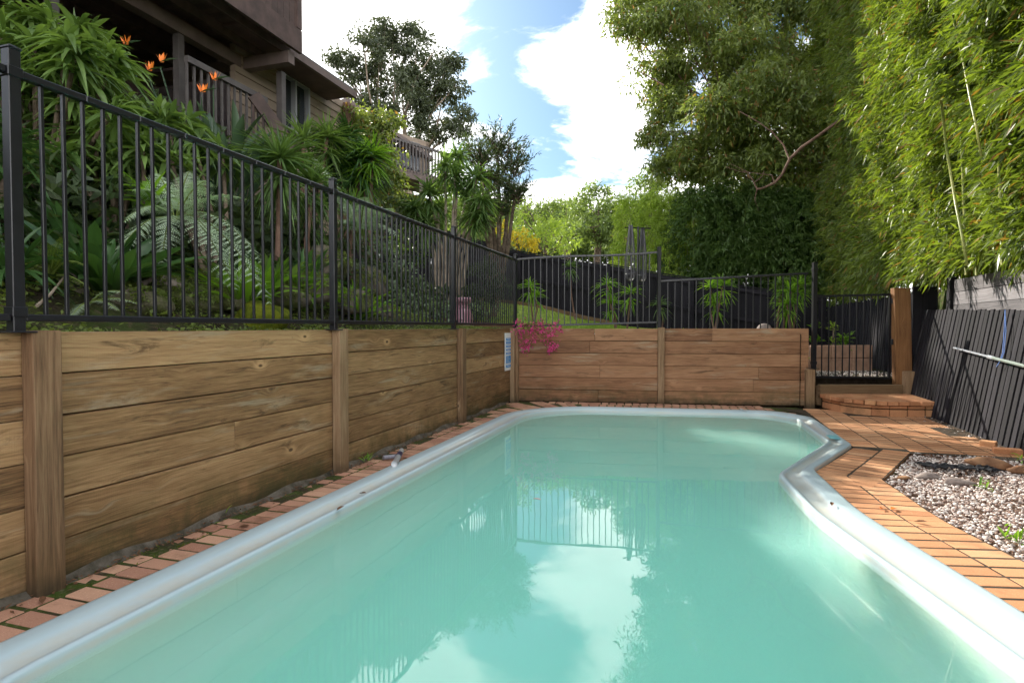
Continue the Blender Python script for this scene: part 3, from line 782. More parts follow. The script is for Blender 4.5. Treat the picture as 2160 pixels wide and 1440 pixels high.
for p, h in ((mid, 1.215), (c1+dB*.06, 1.19)):
    mb = MB(); mb.box(Vector((*(p-dB*.05-nB*.078), -.03)), Vector((*(dB*.10), 0)), Vector((*(nB*.076), 0)), (0, 0, h+.03), grain=2); mb.build('post', M['post_wood'], wb, bevel=.006, seg=2)
mb = MB(); p = c2; mb.box(Vector((*(p-dB*.06-nB*.085), -.03)), Vector((*(dB*.13), 0)), Vector((*(nB*.08), 0)), (0, 0, .60), grain=2); mb.build('post', M['post_wood'], wb, bevel=.006, seg=2)

# ------------------------------------------------------------------ black pool fence
def panel(par, p0, p1, zt0, zt1, zb0, zb1, pitch=.095, bar=.016, rail=(.038, .032), sag=0.0):
    """p0,p1 xy; top/bottom rail heights at each end"""
    p0, p1 = Vector((*p0, 0)), Vector((*p1, 0)); d = p1-p0; ln = d.length; d.normalize(); sd_ = Vector((-d.y, d.x, 0))
    n = 8
    def ztop(t): return zt0+(zt1-zt0)*t+sag*math.sin(math.pi*2*t)
    mb = MB()
    mb2 = MB()
    for i in range(n):
        t0, t1 = i/n, (i+1)/n
        mb.bar(p0+d*ln*t0+Vector((0, 0, ztop(t0))), p0+d*ln*t1+Vector((0, 0, ztop(t1))), *rail)
    mb.build('top_rail', M['black_steel'], par, bevel=.004)
    mb2.bar(p0+Vector((0, 0, zb0)), p1+Vector((0, 0, zb1)), *rail); mb2.build('bottom_rail', M['black_steel'], par, bevel=.004)
    mb = MB(); k = 1
    while k*pitch < ln-.03:
        t = k*pitch/ln; q = p0+d*k*pitch; zb = zb0+(zb1-zb0)*t+rail[1]/2; zt = ztop(t)-rail[1]/2; le = random.uniform(-.003, .003)
        mb.box(q-d*bar/2-sd_*bar/2+Vector((0, 0, zb)), d*bar, sd_*bar, Vector((le, le, zt-zb)), r=.5); k += 1
    mb.build('bars', M['black_steel'], par, bevel=.002)
def fpost(par, x, y, z0, z1, w_=.05, rz=0.0):
    mb = MB(); mb.cbox(x, y, z0, w_, w_, z1-z0, rz); mb.cbox(x, y, z1, w_+.006, w_+.006, .012, rz); mb.cbox(x, y, z1+.012, w_*.6, w_*.6, .008, rz)
    mb.cbox(x, y, z0, w_+.06, w_+.06, .008, rz)
    for z in (z0+.07, z1-.12): mb.cbox(x, y, z, w_+.012, w_+.012, .045, rz)
    return mb.build('post', M['black_steel'], par, bevel=.003)
fu = WL-.005+.04
fl = thing('pool_fence', 'black metal bar fence standing along the top of the left sleeper wall', 'fence', uvz(fu, 4, 1.2))
FV = [-.6, 1.80, 4.17, 6.68, 9.27]; rzf = -R(17.5)
for v in FV[:4]: x, y = uv(fu, v); fpost(fl, x, y, 1.195, 2.43 if v < 6 else 2.45, .05, rzf)
for a, b in zip(FV[:-1], FV[1:]): panel(fl, uv(fu, a+.03), uv(fu, b-.03), 2.335, 2.335 if b < 9 else 2.34, 1.262, 1.262)
fb = thing('pool_fence', 'black metal bar fence behind the far sleeper wall, between corner and middle post', 'fence', (1.2, 9.5, 1.2))
cpt = c1+nB*.10; x, y = uv(fu, 9.27); fpost(fb, x, y, 1.15, 2.42, .05, rzf)
m2 = c1+dB*2.38+nB*.13
fpost(fb, m2.x, m2.y, 1.0, 2.50, .055)
panel(fb, (x+.03, y), tuple(m2-dB*.03), 2.345, 2.43, 1.235, 1.30, pitch=.098, sag=.012)
fc = thing('pool_fence', 'lower black metal bar fence from the middle post to the gate post', 'fence', (3.5, 9.3, 1.2))
m3 = Vector((4.655, 9.02)); panel(fc, tuple(m2+dB*.03), (4.63, 9.14), 1.965, 2.06, .85, .9, pitch=.11)
fpost(fc, m3.x, m3.y-.03, .58, 2.20, .06)

# gate
gt = thing('gate', 'narrow black metal bar gate hung on the tall timber post', 'gate', (5.25, 9.05, .43))
g0, g1 = (4.73, 9.1), (5.84, 9.02)
panel(gt, g0, g1, 1.70, 1.725, .445, .43, pitch=.104)
for q in (g0, g1): mb = MB(); mb.cbox(q[0], q[1], .43, .03, .03, 1.29); mb.build('stile', M['black_steel'], gt)
for z in (.95, 1.58): mb = MB(); mb.cbox(5.87, 9.0, z, .05, .05, .09); mb.build('hinge', M['black_steel'], gt, bevel=.01)
mb = MB(); mb.cbox(4.70, 9.03, 1.2, .06, .07, .16); mb.cbox(4.70, 9.0, 1.05, .03, .03, .3); mb.build('latch', M['black_steel'], gt, bevel=.008)
gp = thing('gate_post', 'tall thick brown timber post on the right of the gate', 'post', (6.03, 8.98, .1))
mb = MB(); mb.box((5.905, 8.93, .10), (.245, -.01, 0), (0, .10, 0), (-.06, 0, 1.72), grain=2); mb.build('timber', M['gate_post_wood'], gp, bevel=.008, seg=2)
st = thing('timber_stub', 'short pale timber stub against the foot of the gate post', 'post', (6.05, 8.8, 0))
mb = MB(); mb.box((5.96, 8.80, .12), (.155, 0, 0), (0, .10, 0), (0, 0, .43), grain=2); mb.build('timber', M['post_wood'], st, bevel=.006)
th_ = thing('threshold_sleeper', 'low timber sleeper across the gateway above the brick step', 'timber', (5.3, 8.9, .1))
mb = MB(); mb.box((4.70, 8.86, .17), (1.24, -.03, 0), (0, .1, 0), (0, 0, .175)); mb.box((4.70, 8.965, .02), (1.24, -.03, 0), (0, .06, 0), (0, 0, .30)); mb.build('timber', M['edging_timber'], th_, bevel=.008)
bo = thing('black_board', 'wide black painted board beside the gate post', 'board', (6.35, 9.05, .3))
mb = MB(); mb.box((6.16, 8.97, .80), (.37, -.02, 0), (0, .03, 0), (0, 0, 1.04), grain=2); mb.box((6.16, 8.99, .10), (.30, -.02, 0), (0, .03, 0), (0, 0, .70), grain=2); mb.build('panel', M['black_timber'], bo, bevel=.003)

# brick step
sp = thing('brick_step', 'two course brick step with curved left corner in front of the gate', 'step', (5.2, 8.2, 0))
mb = MB(); mor = MB()
path = curve2([(4.68, 8.84), (4.72, 8.26), (4.95, 7.98), (5.30, 7.90), (6.02, 7.86)], 10)
def run(mbx, path, L, hgt, z, depth, inset=0.0, gap=.02):
    """bricks following a path in world xy, laid inward (+normal)"""
    P = path; tot = [0]
    for i in range(1, len(P)): tot.append(tot[-1]+(P[i]-P[i-1]).length)
    def at(s):
        for i in range(1, len(P)):
            if s <= tot[i]: return P[i-1].lerp(P[i], (s-tot[i-1])/(tot[i]-tot[i-1]))
        return P[-1]
    s = 0.0
    while s < tot[-1]-.05:
        e = min(s+L, tot[-1]); a, b = at(s+gap/2), at(e-gap/2); d = (b-a); n = Vector((-d.y, d.x)).normalized()
        a2 = a+n*inset
        mbx.box((*a2, z), (*d, 0), (*(n*depth), 0), (0, 0, hgt), jit=.002); s = e
run(mb, path, .235, .092, 0.0, .11, .03); run(mb, path, .235, .036, .106, .11, .03); run(mb, path, .142, .058, .152, .235, -.005, .016)
fill = [(p.x, p.y) for p in path]; inner_ = [(6.02, 8.84), (4.69, 8.86)]
top_pts = [Vector(p)+Vector((.05, .06)) for p in fill[8:]]
for k in range(3): run(mb, [Vector((4.92-.09*k, 8.16+k*.238)), Vector((6.02, 8.12+k*.238))], .142, .058, .150, .228, 0, .012)
mb.build('bricks', M['step_brick'], sp, bevel=.004)
mor = MB(); pp = [(p.x+.05, p.y+.05) for p in path]+[(6.01, 8.85), (4.72, 8.86)]; n = len(pp); i0 = 0
mor.V = [(x, y, .190) for x, y in pp]+[(x, y, -.02) for x, y in pp]; mor.F = [tuple(range(n))]+[(k, (k+1) % n, n+(k+1) % n, n+k) for k in range(n)]; mor.R = [.5]*len(mor.F); mor.UV = [(0, 0)]*sum(len(f) for f in mor.F)
mor.build('mortar', M['soil'], sp)

# ------------------------------------------------------------------ leaning black paling fence on the right
lf = thing('paling_fence', 'black vertical paling fence leaning back along the right side of the paving', 'fence', (fence_x(5), 5, 0))
fd = Vector((.335, 1, 0)).normalized(); fn = Vector((fd.y, -fd.x, 0)); LEAN = .165
mb = MB(); back = MB(); y = 0.4; 
s = 0.0; P0 = Vector((fence_x(0.4), .4, -.02))
while True:
    p = P0+fd*s
    if p.y > 9.0: break
    h = 1.40+.10*sstep(5, 9, p.y)+random.uniform(-.008, .008); wd_ = .088+random.uniform(-.004, .004)
    tl = random.gauss(0, .004)
    mb.box(p, fd*wd_, fn*.018, fn*h*LEAN+fd*tl*h+Vector((0, 0, h)), grain=2, jit=.002); s += .118+random.uniform(-.004, .004)
mb.build('palings', M['black_timber'], lf, bevel=.002)
mb = MB()
e = Vector((fence_x(9.0), 9.0, 0)); s0 = Vector((fence_x(.4), .4, 0))
for z in (.25, 1.2): mb.bar(s0+fn*(.045+LEAN*z)+Vector((0, 0, z)), e+fn*(.045+LEAN*z)+Vector((0, 0, z)), .04, .08)
mb.build('rail', M['black_timber'], lf)
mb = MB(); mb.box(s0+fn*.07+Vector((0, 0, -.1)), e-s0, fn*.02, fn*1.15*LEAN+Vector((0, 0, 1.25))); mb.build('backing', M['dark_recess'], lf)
gw = thing('retaining_wall', 'weathered grey horizontal plank wall rising above the leaning black fence', 'retaining wall', (fence_x(5)+.35, 5, 1.3))
mb = MB()
off = .36
for k in range(4):
    for (a, b) in ((.4, 3.0), (3.0, 5.5), (5.5, 8.25)):
        pa = Vector((fence_x(a), a, 0))+fn*(off+random.uniform(0, .012)); pb = Vector((fence_x(b), b, 0))+fn*(off+random.uniform(0, .012))
        mb.box(pa+Vector((0, 0, 1.18+k*.175)), pb-pa-fd*.004, fn*.05, (0, 0, .170), jit=.002)
mb.build('planks', M['grey_timber'], gw, bevel=.004)
mb = MB(); q = Vector((fence_x(8.3), 8.3, 0))+fn*(off-.02); mb.box(q+Vector((0, 0, .2)), fd*.14, fn*.08, (0, 0, 1.72), grain=2); mb.build('post', M['black_timber'], gw)
# fence beyond the gate
bf = thing('paling_fence', 'black paling fence seen through the bars of the gate', 'fence', (7.2, 12, .4))
mb = MB(); p0, p1 = Vector((6.35, 9.35, .35)), Vector((8.9, 17.5, .35)); d = (p1-p0); ln = d.length; d.normalize(); n_ = Vector((d.y, -d.x, 0)); s = 0
while s < ln: mb.box(p0+d*s+n_*random.uniform(0, .01), d*.092, n_*.018, n_*.10+Vector((0, 0, 1.42+random.uniform(-.02, .02))), grain=2); s += .122
mb.box(p0+n_*.06, p1-p0, n_*.02, Vector((0, 0, 1.3))+n_*.1, r=0.1)
mb.build('palings', M['black_timber'], bf)

# ------------------------------------------------------------------ far boundary fence
ff = thing('paling_fence', 'tall black overlapping board fence curving down behind the back lawn', 'fence', (3, 17, 1.2))
FP = [(700, 470, 15.5), (790, 452, 17.0), (880, 470, 18.6), (980, 499, 19.8), (1096, 531, 19.4), (1190, 545, 18.3), (1287, 559, 17.2), (1394, 577, 16.4), (1462, 588, 15.8), (1560, 603, 15.3), (1650, 616, 14.9), (1740, 625, 14.8)]
pf = [gy(*q) for q in FP]; mb = MB(); rail_ = MB(); posts = []
for i in range(len(pf)-1):
    a, b = pf[i], pf[i+1]; d = Vector((b.x-a.x, b.y-a.y, 0)); ln = d.length; d.normalize(); n = Vector((d.y, -d.x, 0))
    if n.y > 0: n = -n
    m_ = max(1, round(ln/.165)); 
    for k in range(m_):
        t = k/m_; q = a.lerp(b, t); zt = q.z; h = 1.95; st_ = ln/m_; t2 = (k+1)/m_; zt2 = a.lerp(b, t2).z
        off_ = .022 if k % 2 else 0
        mb.box(Vector((q.x, q.y, zt-h))+n*off_, d*(st_*(1.12 if k % 2 else .98))+Vector((0, 0, zt2-zt)), n*.018, (0, 0, h-.02), grain=2)
    for z in (-.10, -.85): rail_.bar(a+n*.06+Vector((0, 0, z)), b+n*.06+Vector((0, 0, z)), .05, .08)
    rail_.bar(a+Vector((0, 0, .01)), b+Vector((0, 0, .01)), .07, .035)
    if i % 2 == 1: posts.append((b+n*.09, n))
mb.build('boards', M['black_timber'], ff); rail_.build('rail', M['black_timber'], ff)
for q, n in posts: mb = MB(); mb.cbox(q.x, q.y, q.z-2.0, .10, .10, 2.02); mb.build('post', M['black_timber'], ff)

# lawn and its timber edging
LW = [gy(820, 690, 10.9), gy(845, 660, 13), gy(900, 640, 15.5), gy(1010, 625, 18.4), gy(1096, 640, 18.9), gy(1190, 655, 17.9), gy(1287, 680, 16.8), gy(1394, 690, 15.9), gy(1400, 690, 10.4), gy(1110, 690, 10.2), gy(980, 690, 10.1)]
lp = [(q.x, q.y) for q in LW]; pts = [Vector(q) for q in lp]; gxx = []
for i in range(60):
    for j in range(60):
        q = (-4+i*.17, 9.8+j*.17)
        if inside(q, lp): gxx.append(Vector(q))
vo2, _, fo2, *_ = geometry.delaunay_2d_cdt(pts+gxx, [(i, (i+1) % len(lp)) for i in range(len(lp))], [], 1, 1e-4)
o = np_mesh('lawn', [(q.x, q.y, H(q.x, q.y)+.03) for q in vo2], [tuple(f) for f in fo2], M['lawn_grass'], smooth=True); setp(o, kind='structure')
n = 26000; gxy = []
xs = rng.uniform(-4, 6, n*3); ys = rng.uniform(9.9, 19, n*3)
keep = [(x, y) for x, y in zip(xs, ys) if inside((x, y), lp)][:n]
Pg = np.array([(x, y, H(x, y)+.02) for x, y in keep]); Dg = rng.normal(size=(len(Pg), 3))*.35; Dg[:, 2] = 1
V, F, Q = leaves(Pg, Dg, rng.uniform(.03, .08, len(Pg)), .008, .2); o = np_mesh('grass', V, F, M['leaf_grass'], rnd=Q); setp(o, kind='stuff')
for nm, a, b, lab in (('garden_edging', (830, 10.8), (1090, 10.5), 'timber edging board along the near side of the back lawn'), ('garden_edging', (1000, 18.1), (1290, 16.75), 'timber edging board at the foot of the far black fence')):
    p, q = Vector((gx(*a), a[1], 0)), Vector((gx(*b), b[1], 0)); mb = MB()
    for i in range(6):
        s_, e_ = p.lerp(q, i/6), p.lerp(q, (i+1)/6); s_.z = H(s_.x, s_.y)+.06; e_.z = H(e_.x, e_.y)+.06; mb.bar(s_, e_, .06, .16)
    setp(mb.build(nm, M['edging_timber']), lab, 'edging')
# ------------------------------------------------------------------ main house, upper left (parallel with the pool)
def ub(mb, u0, u1, v0, v1, z0, z1, **k):
    mb.box(uvz(u0, v0, z0), Vector(uvz(u1-u0, 0)), Vector(uvz(0, v1-v0)), (0, 0, z1-z0), **k)
hs = thing('house', 'two storey timber house on the hillside with a raised dark deck over posts', 'house', uvz(-9, 8, 3))
def vat(px, u):      # v where the line of sight through px meets the plane u
    t = (px-1080)/FPX; Y = u/(CA*t-SA); return SA*t*Y+CA*Y
vE = vat(643, -6.5)
UZ = 5.90
mb = MB()
ub(mb, -6.56, -6.5, vE-8, vE-.003, UZ+.02, UZ+.40, r=.5)
mb.build('deck_fascia', M['deck_timber'], hs)
mb = MB()
k = 0
while k < 60:
    v0 = vE-8+k*.14
    if v0 > vE-.14: break
    ub(mb, -10.4, -6.57, v0, v0+.132, UZ+.16, UZ+.19); k += 1
mb.build('deck_boards', M['deck_timber'], hs)
mb = MB()
for u0 in (-6.75, -7.25, -7.75, -8.35, -8.95, -9.6): ub(mb, u0-.025, u0+.025, vE-8, vE-.02, UZ, UZ+.155)
mb.build('joists', M['deck_timber'], hs)
mb = MB(); ub(mb, -7.68, -7.52, vE-8, vE-.3, UZ-.20, UZ-.003); ub(mb, -10.3, -6.6, vE-.24, vE-.08, UZ-.20, UZ-.003); mb.build('beam', M['house_trim'], hs)
for px, u in ((385, -7.6), (122, -7.6), (598, -7.0)):
    v0 = vat(px, u); mb = MB(); ub(mb, u-.055, u+.055, v0-.055, v0+.055, 2.6, UZ-.2); mb.build('post', M['grey_railing'], hs)
# upper storey over the deck: posts, rail boards and a projecting clad wall that the sun just clears
mb = MB(); zc = UZ+.42
while zc < 10.2: ub(mb, -7.6, -7.3, vE-6.5, vE-.02, zc, zc+.168); zc += .172
mb.build('upper_wall', M['dark_cladding'], hs)
mb = MB(); ub(mb, -6.60, -6.52, vE-7, vE-.03, UZ+1.38, UZ+1.46)
k = 0
while k*.14 < 6.9: ub(mb, -6.58, -6.54, vE-.14-k*.14, vE-.006-k*.14, UZ+.42, UZ+1.38); k += 1
mb.build('deck_railing', M['deck_timber'], hs)
mb = MB(); ub(mb, -7.25, -6.3, vE-8, vE+.12, 9.9, 10.1); mb.build('upper_eave', M['house_trim'], hs)
mb = MB(); ub(mb, -6.62, -6.50, vE-.12, vE, UZ+.42, 9.88); ub(mb, -6.56, -6.42, vE-.03, vE+.10, UZ+1.10, UZ+1.2); mb.build('corner_post', M['deck_timber'], hs)
# back wall under the deck, dark boards
mb = MB(); zc = 2.8
while zc < 8.0: ub(mb, -9.65, -9.6, vE-9, vat(580, -9.6)+1, zc, zc+.16); zc += .165
mb.build('under_wall', M['dark_cladding'], hs)
# clad wing to the right with window
vw0, vw1 = vat(505, -7.5), vat(748, -7.5)
mb = MB(); zc = 2.9
wv0, wv1, wz0, wz1 = vat(598, -7.5), vat(652, -7.5), 5.05, 6.0
while zc < 6.15:
    z1 = zc+.165
    segs = [(vw0, vw1)] if (z1 < wz0 or zc > wz1) else [(vw0, wv0), (wv1, vw1)]
    for a, b in segs:
        mb.box(uvz(-7.62, a, zc), Vector(uvz(.10, 0)), Vector(uvz(0, b-a)), Vector(uvz(.022, 0, 0))*-1+Vector((0, 0, z1-zc)))
    zc += .168
mb.build('wall', M['weatherboard'], hs)
mb = MB(); ub(mb, -10.5, -7.62, vw1-.12, vw1, 2.9, 6.1); mb.build('end_wall', M['weatherboard'], hs)
mb = MB(); ub(mb, -7.60, -7.57, wv0, wv1, wz0, wz1); 
fr = MB()
for a, b, c, d_ in ((wv0-.05, wv1+.05, wz0-.07, wz0), (wv0-.05, wv1+.05, wz1, wz1+.06), (wv0-.05, wv0, wz0, wz1), (wv1, wv1+.05, wz0, wz1), ((wv0+wv1)/2-.02, (wv0+wv1)/2+.02, wz0, wz1)): ub(fr, -7.58, -7.46, a, b, c, d_)
wf = fr.build('window', M['window_frame'], hs); wo_ = mb.build('pane', M['glass_dark'], wf); 
mb = MB()
for k in range(16): ub(mb, -7.50, -7.36, vw1-.42+(k % 2)*.003, vw1-.15, 3.0+k*.2, 3.19+k*.2)
mb.build('chimney', M['chimney_brick'], hs)
mb = MB(); e0_, e1_ = vE-1.0, vat(750, -6.85)
mb.box(uvz(-6.85, e0_, 6.09), Vector(uvz(-3.9, 0, 1.5)), Vector(uvz(0, e1_-e0_)), (0, 0, .10)); mb.build('roof', M['roof_metal'], hs)
mb = MB(); ub(mb, -6.87, -6.80, e0_, e1_+.02, 6.00, 6.13); mb.build('gutter', M['house_trim'], hs)
mb = MB(); ub(mb, -7.5, -6.88, e0_, e1_-.02, 6.02, 6.05); mb.build('soffit', M['dark_cladding'], hs)
# landing rail and stair in front of the wing
mb = MB(); r0, r1 = vat(400, -7.0), vat(566, -7.0)
zr = 1.22+(690-197)/FPX*gy(560, 197, 9.8).y*1.0
zr = 5.02
ub(mb, -7.04, -6.96, r0, r1, zr, zr+.09); k = 0
while r0+k*.13 < r1: ub(mb, -7.02, -6.99, r0+k*.13, r0+k*.13+.03, zr-.95, zr); k += 1
ub(mb, -7.04, -6.96, r0, r1, zr-1.0, zr-.92)
mb.build('railing', M['grey_railing'], hs)
mb = MB(); a = Vector(uvz(-6.95, r1-.35, zr)); b = Vector(uvz(-6.2, r1+.55, zr-1.5)); mb.bar(a, b, .07, .20); 
mb.bar(a+Vector((0, 0, -.9)), b+Vector((0, 0, -.9)), .07, .20)
for k in range(8): q = a.lerp(b, k/8); mb.cbox(q.x, q.y, q.z-.95, .03, .03, .93)
mb.build('stair', M['deck_timber'], hs)

# neighbour's house with balcony
nh = thing('house', 'neighbouring house with beige wall, dark sloping roof and raised balcony', 'house', (-4.5, 25, 4))
def nb(mb, pxa, pya, Ya, pxb, pyb, Yb, h, th, **k):
    a, b = gy(pxa, pya, Ya), gy(pxb, pyb, Yb); d = b-a; n = Vector((-d.y, d.x, 0)).normalized(); mb.box(a, d, n*th, (0, 0, h), **k)
mb = MB(); a, b = gy(700, 398, 21.5), gy(905, 398, 25); d = Vector((b.x-a.x, b.y-a.y, 0)); n = Vector((-d.y, d.x, 0)).normalized()
zf = gy(870, 398, 24.4).z
mb.box(Vector((a.x, a.y, zf+.35)), d, n*.15, (0, 0, 1.75)); 
mb.box(Vector((b.x, b.y, zf+.35)), n*5, -d.normalized()*.15, (0, 0, 1.75)); mb.build('wall', M['weatherboard'], nh)
mb = MB(); f0 = Vector((a.x, a.y, zf-.1))-n*1.5; mb.box(f0, d+d.normalized()*.3, n*1.6, (0, 0, .32)); mb.build('balcony_floor', M['house_trim'], nh)
mb = MB(); L = d.length+.3; dn = d.normalized(); mb.box(f0+Vector((0, 0, 1.30)), dn*L, n*.09, (0, 0, .09)); k = 0
while k*.16 < L: mb.box(f0+dn*k*.16+Vector((0, 0, .22)), dn*.055, n*.05, (0, 0, 1.08)); k += 1
k = 0
while k*.16 < 1.5: mb.box(f0+dn*L+n*k*.16+Vector((0, 0, .22)), dn*.05, n*.05, (0, 0, 1.08)); k += 1
mb.build('railing', M['grey_railing'], nh)
mb = MB(); 
for t in (.55, .72): q = a.lerp(b, t); mb.box(Vector((q.x, q.y, zf+.7))-n*.03, dn*.8, n*.03, (0, 0, 1.2))
mb.build('window', M['glass_dark'], nh)
mb = MB(); r0_, r1_, r2_, r3_ = gy(795, 268, 22), gy(905, 338, 25), gy(560, 220, 26), gy(560, 200, 23)
c0 = gy(905, 340, 25); mb.box(c0+Vector((0.2, 0, 0)), (gy(790, 262, 22.0)-c0)*1.5, n*3.4+Vector((0, 0, .0)), (0, 0, .16)); mb.build('roof', M['house_trim'], nh)
mb = MB(); mb.box(Vector((a.x, a.y, zf-2.6))+n*.5, d*.97, n*.15, (0, 0, 2.5)); mb.build('under_wall', M['dark_cladding'], nh)
for t in (.2, .6, .97): mb = MB(); q = f0+dn*L*t; mb.cbox(q.x, q.y, zf-2.8, .14, .14, 2.7); mb.build('post', M['house_trim'], nh)

# ------------------------------------------------------------------ trees
def crown(blobs, cr, kd, per, L, W, droop=.3, outb=.5, flat=.7, elong=1.0, vary=1.0):
    """blobs [(centre, radius)] -> leaf clumps; returns (V,F,Q), clump centres"""
    parts, cents = [], []
    for c, r in blobs:
        K = max(3, int(kd*(r/cr)**2)); D = sph(K, -50, 90); rad = r*(rng.uniform(.25, 1, K)**.45)
        cc = np.array(c)[None]+D*rad[:, None]*np.array([1, 1, flat]); cents.append((np.array(c), cc))
        n = (per*rng.uniform(1-.5*vary, 1+.5*vary, K)).astype(int); idx = np.repeat(np.arange(K), n); N = len(idx)
        sz = cr*rng.uniform(.6, 1.25, K)[idx]
        P = cc[idx]+nrm(rng.normal(size=(N, 3)))*(rng.random(N)**.5*sz)[:, None]*np.array([1, 1, .75*elong])
        Dl = nrm(P-cc[idx])*outb+rng.normal(size=(N, 3))*.6; Dl[:, 2] -= droop
        parts.append(leaves(P, Dl, L*rng.uniform(.6, 1.25, N), W*rng.uniform(.7, 1.2, N), .15))
    return cat(parts), cents
def limbs(par, base, fork, cents, r0, mat, sub=5, lr=.42, bend=.12, trunk_name='trunk', lean=(0, 0)):
    mb = MB(); base, fork = Vector(base), Vector(fork)
    n = 7; pth = [base.lerp(fork, i/n)+Vector((math.sin(i*1.3)*.05*r0*6, math.cos(i*1.7)*.05*r0*6, 0)) for i in range(n+1)]
    mb.tube(pth, [r0*(1.25-.55*i/n) if i else r0*1.5 for i in range(n+1)], 10)
    for c, cc in cents:
        c = Vector(c); t0 = random.uniform(.45, 1.0); s = pth[int(t0*n)]
        m = s.lerp(c, .5)+Vector((random.uniform(-1, 1), random.uniform(-1, 1), random.uniform(-.2, .8)))*(c-s).length*bend
        q = [s, s.lerp(m, .5)+(m-s.lerp(c, .5))*.3, m, m.lerp(c, .5)+(m-s.lerp(c, .5))*.3, c]; rr = r0*lr
        mb.tube(q, [rr, rr*.85, rr*.65, rr*.5, rr*.3], 7, cap=False)
        for k in range(min(sub, len(cc))):
            e = Vector(cc[random.randrange(len(cc))]); st_ = q[random.choice((2, 3, 4))]; mm = st_.lerp(e, .5)+Vector((0, 0, .08*(e-st_).length))
            mb.tube([st_, mm, e], [rr*.35, rr*.22, rr*.06], 5, cap=False)
    return mb.build(trunk_name, mat, par, smooth=True)
def tree(name, label, catg, Y, base, fork, blobs, r0, leafm, bark, cr=.5, kd=3, per=60, L=.12, W=.04, group=None, **kw):
    """blobs in px: (px, py, radius px, depth shift)"""
    b = Vector((gx(base, Y), Y, 0)); b.z = H(b.x, b.y)-.1
    o = thing(name, label, catg, b, group)
    fk = gy(fork[0], fork[1], Y); B = [(tuple(gy(px, py, Y+dy)), r/FPX*Y) for px, py, r, dy in blobs]
    sub = kw.pop('sub', 5); lr = kw.pop('lr', .42)
    (V, F, Q), cents = crown(B, cr, kd, per, L, W, **kw)
    limbs(o, b, fk, cents, r0, bark, sub, lr); np_mesh('crown', V, F, leafm, o, rnd=Q); return o
tree('gum_tree', 'tall open crowned gum tree behind the houses, against the sky', 'tree', 38, 862, (862, 330),
     [(800, 75, 42, 0), (860, 82, 48, 1), (915, 110, 42, 0), (770, 110, 40, -1), (945, 140, 34, 0), (725, 135, 30, 0), (840, 140, 60, 0), (900, 175, 55, 1), (960, 185, 30, 0), (760, 180, 42, 0), (850, 215, 60, -1), (930, 225, 45, 1), (975, 250, 32, 0), (800, 255, 45, 0), (890, 275, 50, 0), (950, 290, 38, 0), (765, 235, 34, 0), (700, 130, 18, 0)],
     .30, M['leaf_grey_gum'], M['pale_bark'], cr=.62, kd=2.6, per=100, L=.32, W=.11, flat=.8, sub=4)
tree('gum_tree', 'yellowish bushy gum beside the house roof, left of the neighbour balcony', 'tree', 13.5, 770, (770, 330),
     [(735, 255, 34, 0), (810, 265, 34, 0), (760, 250, 42, 0), (790, 290, 40, .5), (740, 300, 40, -.5), (800, 335, 42, 0), (830, 370, 34, 0), (760, 345, 45, 0), (800, 390, 40, 0), (855, 425, 36, 0), (800, 435, 36, 0)],
     .12, M['leaf_gum'], M['bark'], cr=.32, kd=4.5, per=85, L=.13, W=.05, sub=3)
# wispy tree with fine upright sprays
def wispy(name, label, Y, base, heads, leafm, nst=60, Lb=1.2, up=.9, L=.12, W=.018, leaf_n=26):
    b = Vector((gx(base, Y), Y, 0)); b.z = H(b.x, b.y)-.1; o = thing(name, label, 'tree', b); mb = MB(); parts = []
    for px, py, r in heads:
        c = gy(px, py, Y+random.uniform(-.5, .5)); mb.tube([b, b.lerp(c, .5)+Vector((.1, 0, .3)), c], [.07, .05, .03], 7)
        R_ = r/FPX*Y
        for k in range(nst):
            D = sph(1, -5, 80)[0]; D[2] += up*.5; D = nrm(D); ln = R_*random.uniform(.6, 1.25); s = c+Vector(rng.normal(size=3)*R_*.15); e = s+Vector(D)*ln
            m = s.lerp(e, .5)+Vector((0, 0, .06*ln)); mb.tube([s, m, e], [.012, .008, .003], 4, cap=False)
            n = leaf_n; t = rng.uniform(.15, 1, n)[:, None]; P = np.array(s)+(np.array(e)-np.array(s))*t; P[:, 2] += (.12*ln*t*(1-t))[:, 0]*2
            P += rng.normal(size=P.shape)*.025; Dl = np.array(D)[None]*.9+rng.normal(size=(n, 3))*.55; parts.append(leaves(P, Dl, L*rng.uniform(.5, 1.2, n), W, .1))
    V, F, Q = cat(parts); mb.build('trunk', M['bark'], o, smooth=True); np_mesh('crown', V, F, leafm, o, rnd=Q)
wispy('wispy_tree', 'feathery dark tree with long upright sprays right of the neighbour balcony', 13.5, 1040, [(1050, 330, 62), (1075, 370, 62), (1030, 400, 55), (1085, 420, 42), (1010, 350, 50), (1050, 450, 50), (1020, 480, 45)], M['leaf_shrub'], nst=46, L=.15, W=.024, leaf_n=24)
